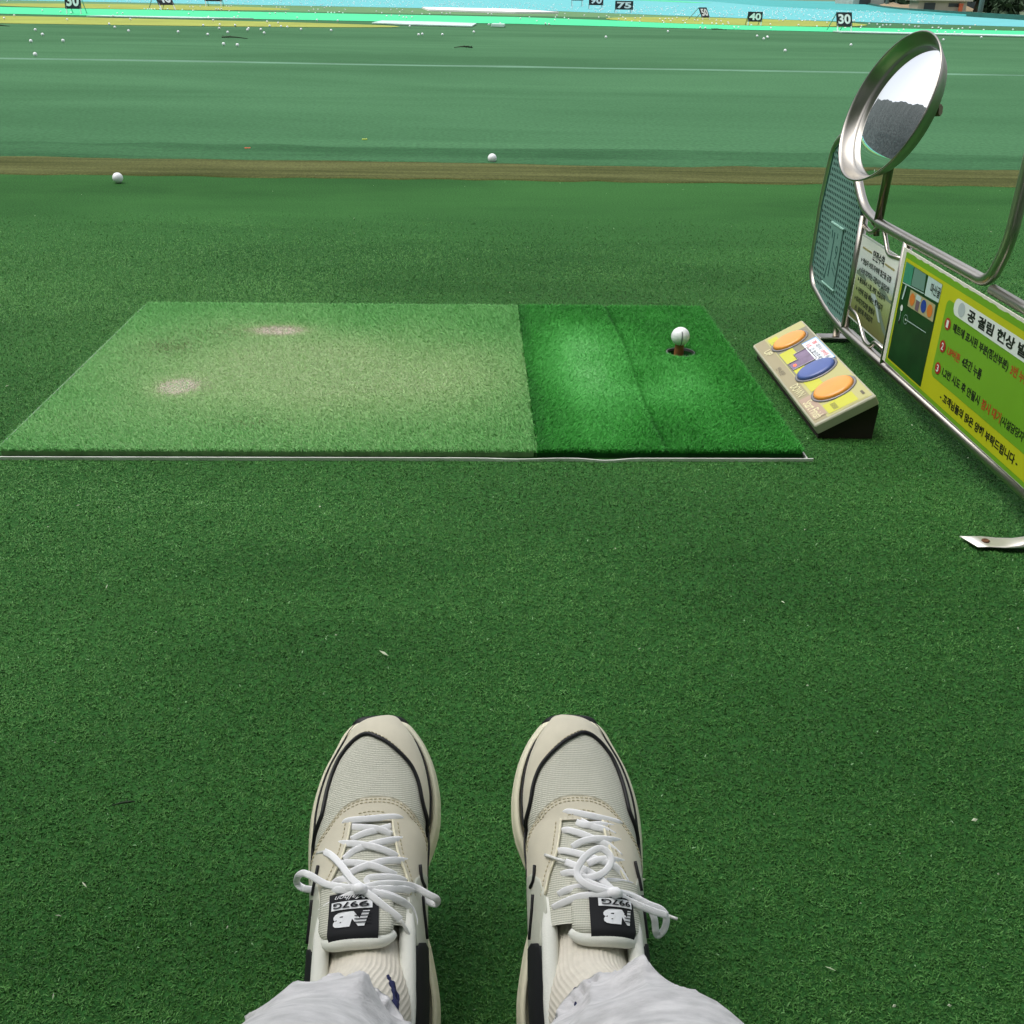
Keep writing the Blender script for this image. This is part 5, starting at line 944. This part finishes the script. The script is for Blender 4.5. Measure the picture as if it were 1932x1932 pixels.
for side, sgn, cv, org, yw, pt in SHOES:
    sh, M = make_sneaker(sgn, side, cv, org, yw, pt, body)
    f, Ld, so_ = leg_frame(side, sgn, org, yw, pt)
    # sock: ribbed tube over instep, ankle and shin
    C_ = smooth_path([so_[0], so_[1], so_[2], so_[3], so_[3]+Ld*.05, so_[3]+Ld*.12, so_[3]+Ld*.2], 7); rad = np.interp(np.linspace(0, 6, len(C_)), [0, 1, 2, 3, 4, 5, 6], [.016, .028, .0345, .0375, .0370, .040, .045]); n = 360; V = []
    for i, c in enumerate(C_):
        c = Vector(c); a = Vector(C_[max(i-1, 0)]); b = Vector(C_[min(i+1, len(C_)-1)]); t = (b-a).normalized(); u = Vector((1, 0, 0)); u = (u-t*u.dot(t)).normalized(); q = t.cross(u); rib = min(1, max(0, (i-12)/4))
        for k in range(n):
            an = 2*math.pi*k/n; r = rad[i]*(1+.0015*math.sin(9*i*.37+k*.2))+rib*.00030*max(-.35, math.cos(an*60)); V.append(c+u*math.cos(an)*r*.94+q*math.sin(an)*r*1.04)
    F = [(i*n+k, i*n+(k+1) % n, (i+1)*n+(k+1) % n, (i+1)*n+k) for i in range(len(C_)-1) for k in range(n)]
    sock = pp(mesh('sock', V, F, M_sock, None, True))
    # navy knitted mark, a curved stroke on the inner side of the left sock and a dab on the right one
    def on_sock(i, an, o_=.0012):
        i0 = int(i); fr = i-i0; res = []
        for ii in (i0, min(i0+1, len(C_)-1)):
            c = Vector(C_[ii]); a = Vector(C_[max(ii-1, 0)]); b = Vector(C_[min(ii+1, len(C_)-1)]); t = (b-a).normalized(); u = Vector((1, 0, 0)); u = (u-t*u.dot(t)).normalized(); q = t.cross(u); res.append(c+u*math.cos(an)*(rad[ii]*.94+o_)+q*math.sin(an)*(rad[ii]*1.04+o_))
        return res[0].lerp(res[1], fr)
    MARK[side] = on_sock
    mb = MB()
    if side == 'L':
        for L_, r in (([(23.5, 1.02), (25, .82), (27, .60), (29, .42), (32, .30)], .0022), ([(24.0, .86), (25.8, .60), (28, .40)], .0014)):
            P_ = smooth_path([on_sock(i, a, .0006) for i, a in L_], 8); rq = random.Random(4); mb.tube(P_, [r*rq.uniform(.35, 1.25) for _ in P_], 8)
    else: mb.tube([on_sock(i, 2.25+.05*(i-27.4), .0004) for i in (27.0, 27.5, 28.0, 28.6, 29.2, 30)], [.0012, .0030, .0022, .0036, .0026, .003], 8)
    mk = mesh('sock_mark', mb.V, mb.F, M_navy, None, True); mk.parent = sock
    # jogger leg: elastic hem, bloused calf, knee, thigh
    hem = so_[3]+Ld*.050; knee = so_[3]+Ld*.42; hip = Vector((-.105*sgn, -.34, .46))
    path = [hem, hem+Ld*.02+Vector((-.002*sgn, 0, 0)), hem+Ld*.05+Vector((-.006*sgn, .002, -.002)), hem+Ld*.10+Vector((-.010*sgn, .002, -.005)), hem+Ld*.20+Vector((-.012*sgn, 0, -.004)), knee+Vector((0, .01, .012)), knee+Vector((.02*sgn, -.12, .045)), hip]
    kx = .95 if sgn > 0 else 1.0
    if sgn > 0: path[2:5] = [p+Vector((.007, 0, 0)) for p in path[2:5]]
    C2 = smooth_path(path, 10); rad2 = kx*np.interp(np.linspace(0, 7, len(C2)), [0, .5, 1, 1.4, 2, 3, 4, 5, 6, 7], [.0440, .0460, .0520, .0580, .0620, .0660, .070, .080, .095, .115]); n = 180; rg = np.random.default_rng(8 if sgn > 0 else 9); ph = rg.uniform(0, 6.28, 12); b0 = len(TV)
    for i, c in enumerate(C2):
        c = Vector(c); a = Vector(C2[max(i-1, 0)]); b = Vector(C2[min(i+1, len(C2)-1)]); t = (b-a).normalized(); u = Vector((1, 0, 0)); u = (u-t*u.dot(t)).normalized(); q = t.cross(u); s = i/10
        for k in range(n):
            an = 2*math.pi*k/n
            g_ = .0019*math.exp(-((s-.40)/.28)**2)*(math.sin(23*an+ph[0])+.8*math.sin(31*an+ph[1]+s)+.6*math.sin(14*an+ph[2]))            # gathers at the elastic
            w_ = .0060*math.exp(-((s-1.4)/.9)**2)*(1-2*abs(math.sin(2.5*an+ph[3]+.65*s))**.7+.6*(1-2*abs(math.sin(4.5*an+ph[4]-.9*s))**.6))+(.0012*math.exp(-((s-.78)/.07)**2))+.0035*math.sin(2*an+ph[5]+.8*s)*min(1, s/2)+.0025*math.sin(s*5+2*math.sin(an+ph[6]))*min(1, s/2)
            r = rad2[i]+g_+w_; TV.append(c+u*math.cos(an)*r+q*math.sin(an)*r)
    m = len(C2); TF += [(b0+i*n+k, b0+i*n+(k+1) % n, b0+(i+1)*n+(k+1) % n, b0+(i+1)*n+k) for i in range(m-1) for k in range(n)]
    # turned-in hem
    b1 = len(TV); TV += [Vector(TV[b0+k]).lerp(Vector(C2[0]), .10)+Ld*.012 for k in range(n)]; TF += [(b0+(k+1) % n, b0+k, b1+k, b1+(k+1) % n) for k in range(n)]
b0 = len(TV); n = 40   # seat of the joggers
for i, (y, z, rx, rz) in enumerate(((-.26, .44, .10, .07), (-.30, .46, .19, .12), (-.38, .50, .20, .14), (-.43, .58, .18, .13), (-.45, .66, .165, .12))):
    for k in range(n): an = 2*math.pi*k/n; TV.append(Vector((rx*math.cos(an), y+.25*rz*math.sin(an)*(-1 if i > 2 else .2), z+rz*math.sin(an)*(.25 if i > 2 else 1))))
TF += [(b0+i*n+k, b0+i*n+(k+1) % n, b0+(i+1)*n+(k+1) % n, b0+(i+1)*n+k) for i in range(4) for k in range(n)]
pp(mesh('trousers', TV, TF, M_fleece, None, True), 'pale grey marled joggers gathered at the ankles')
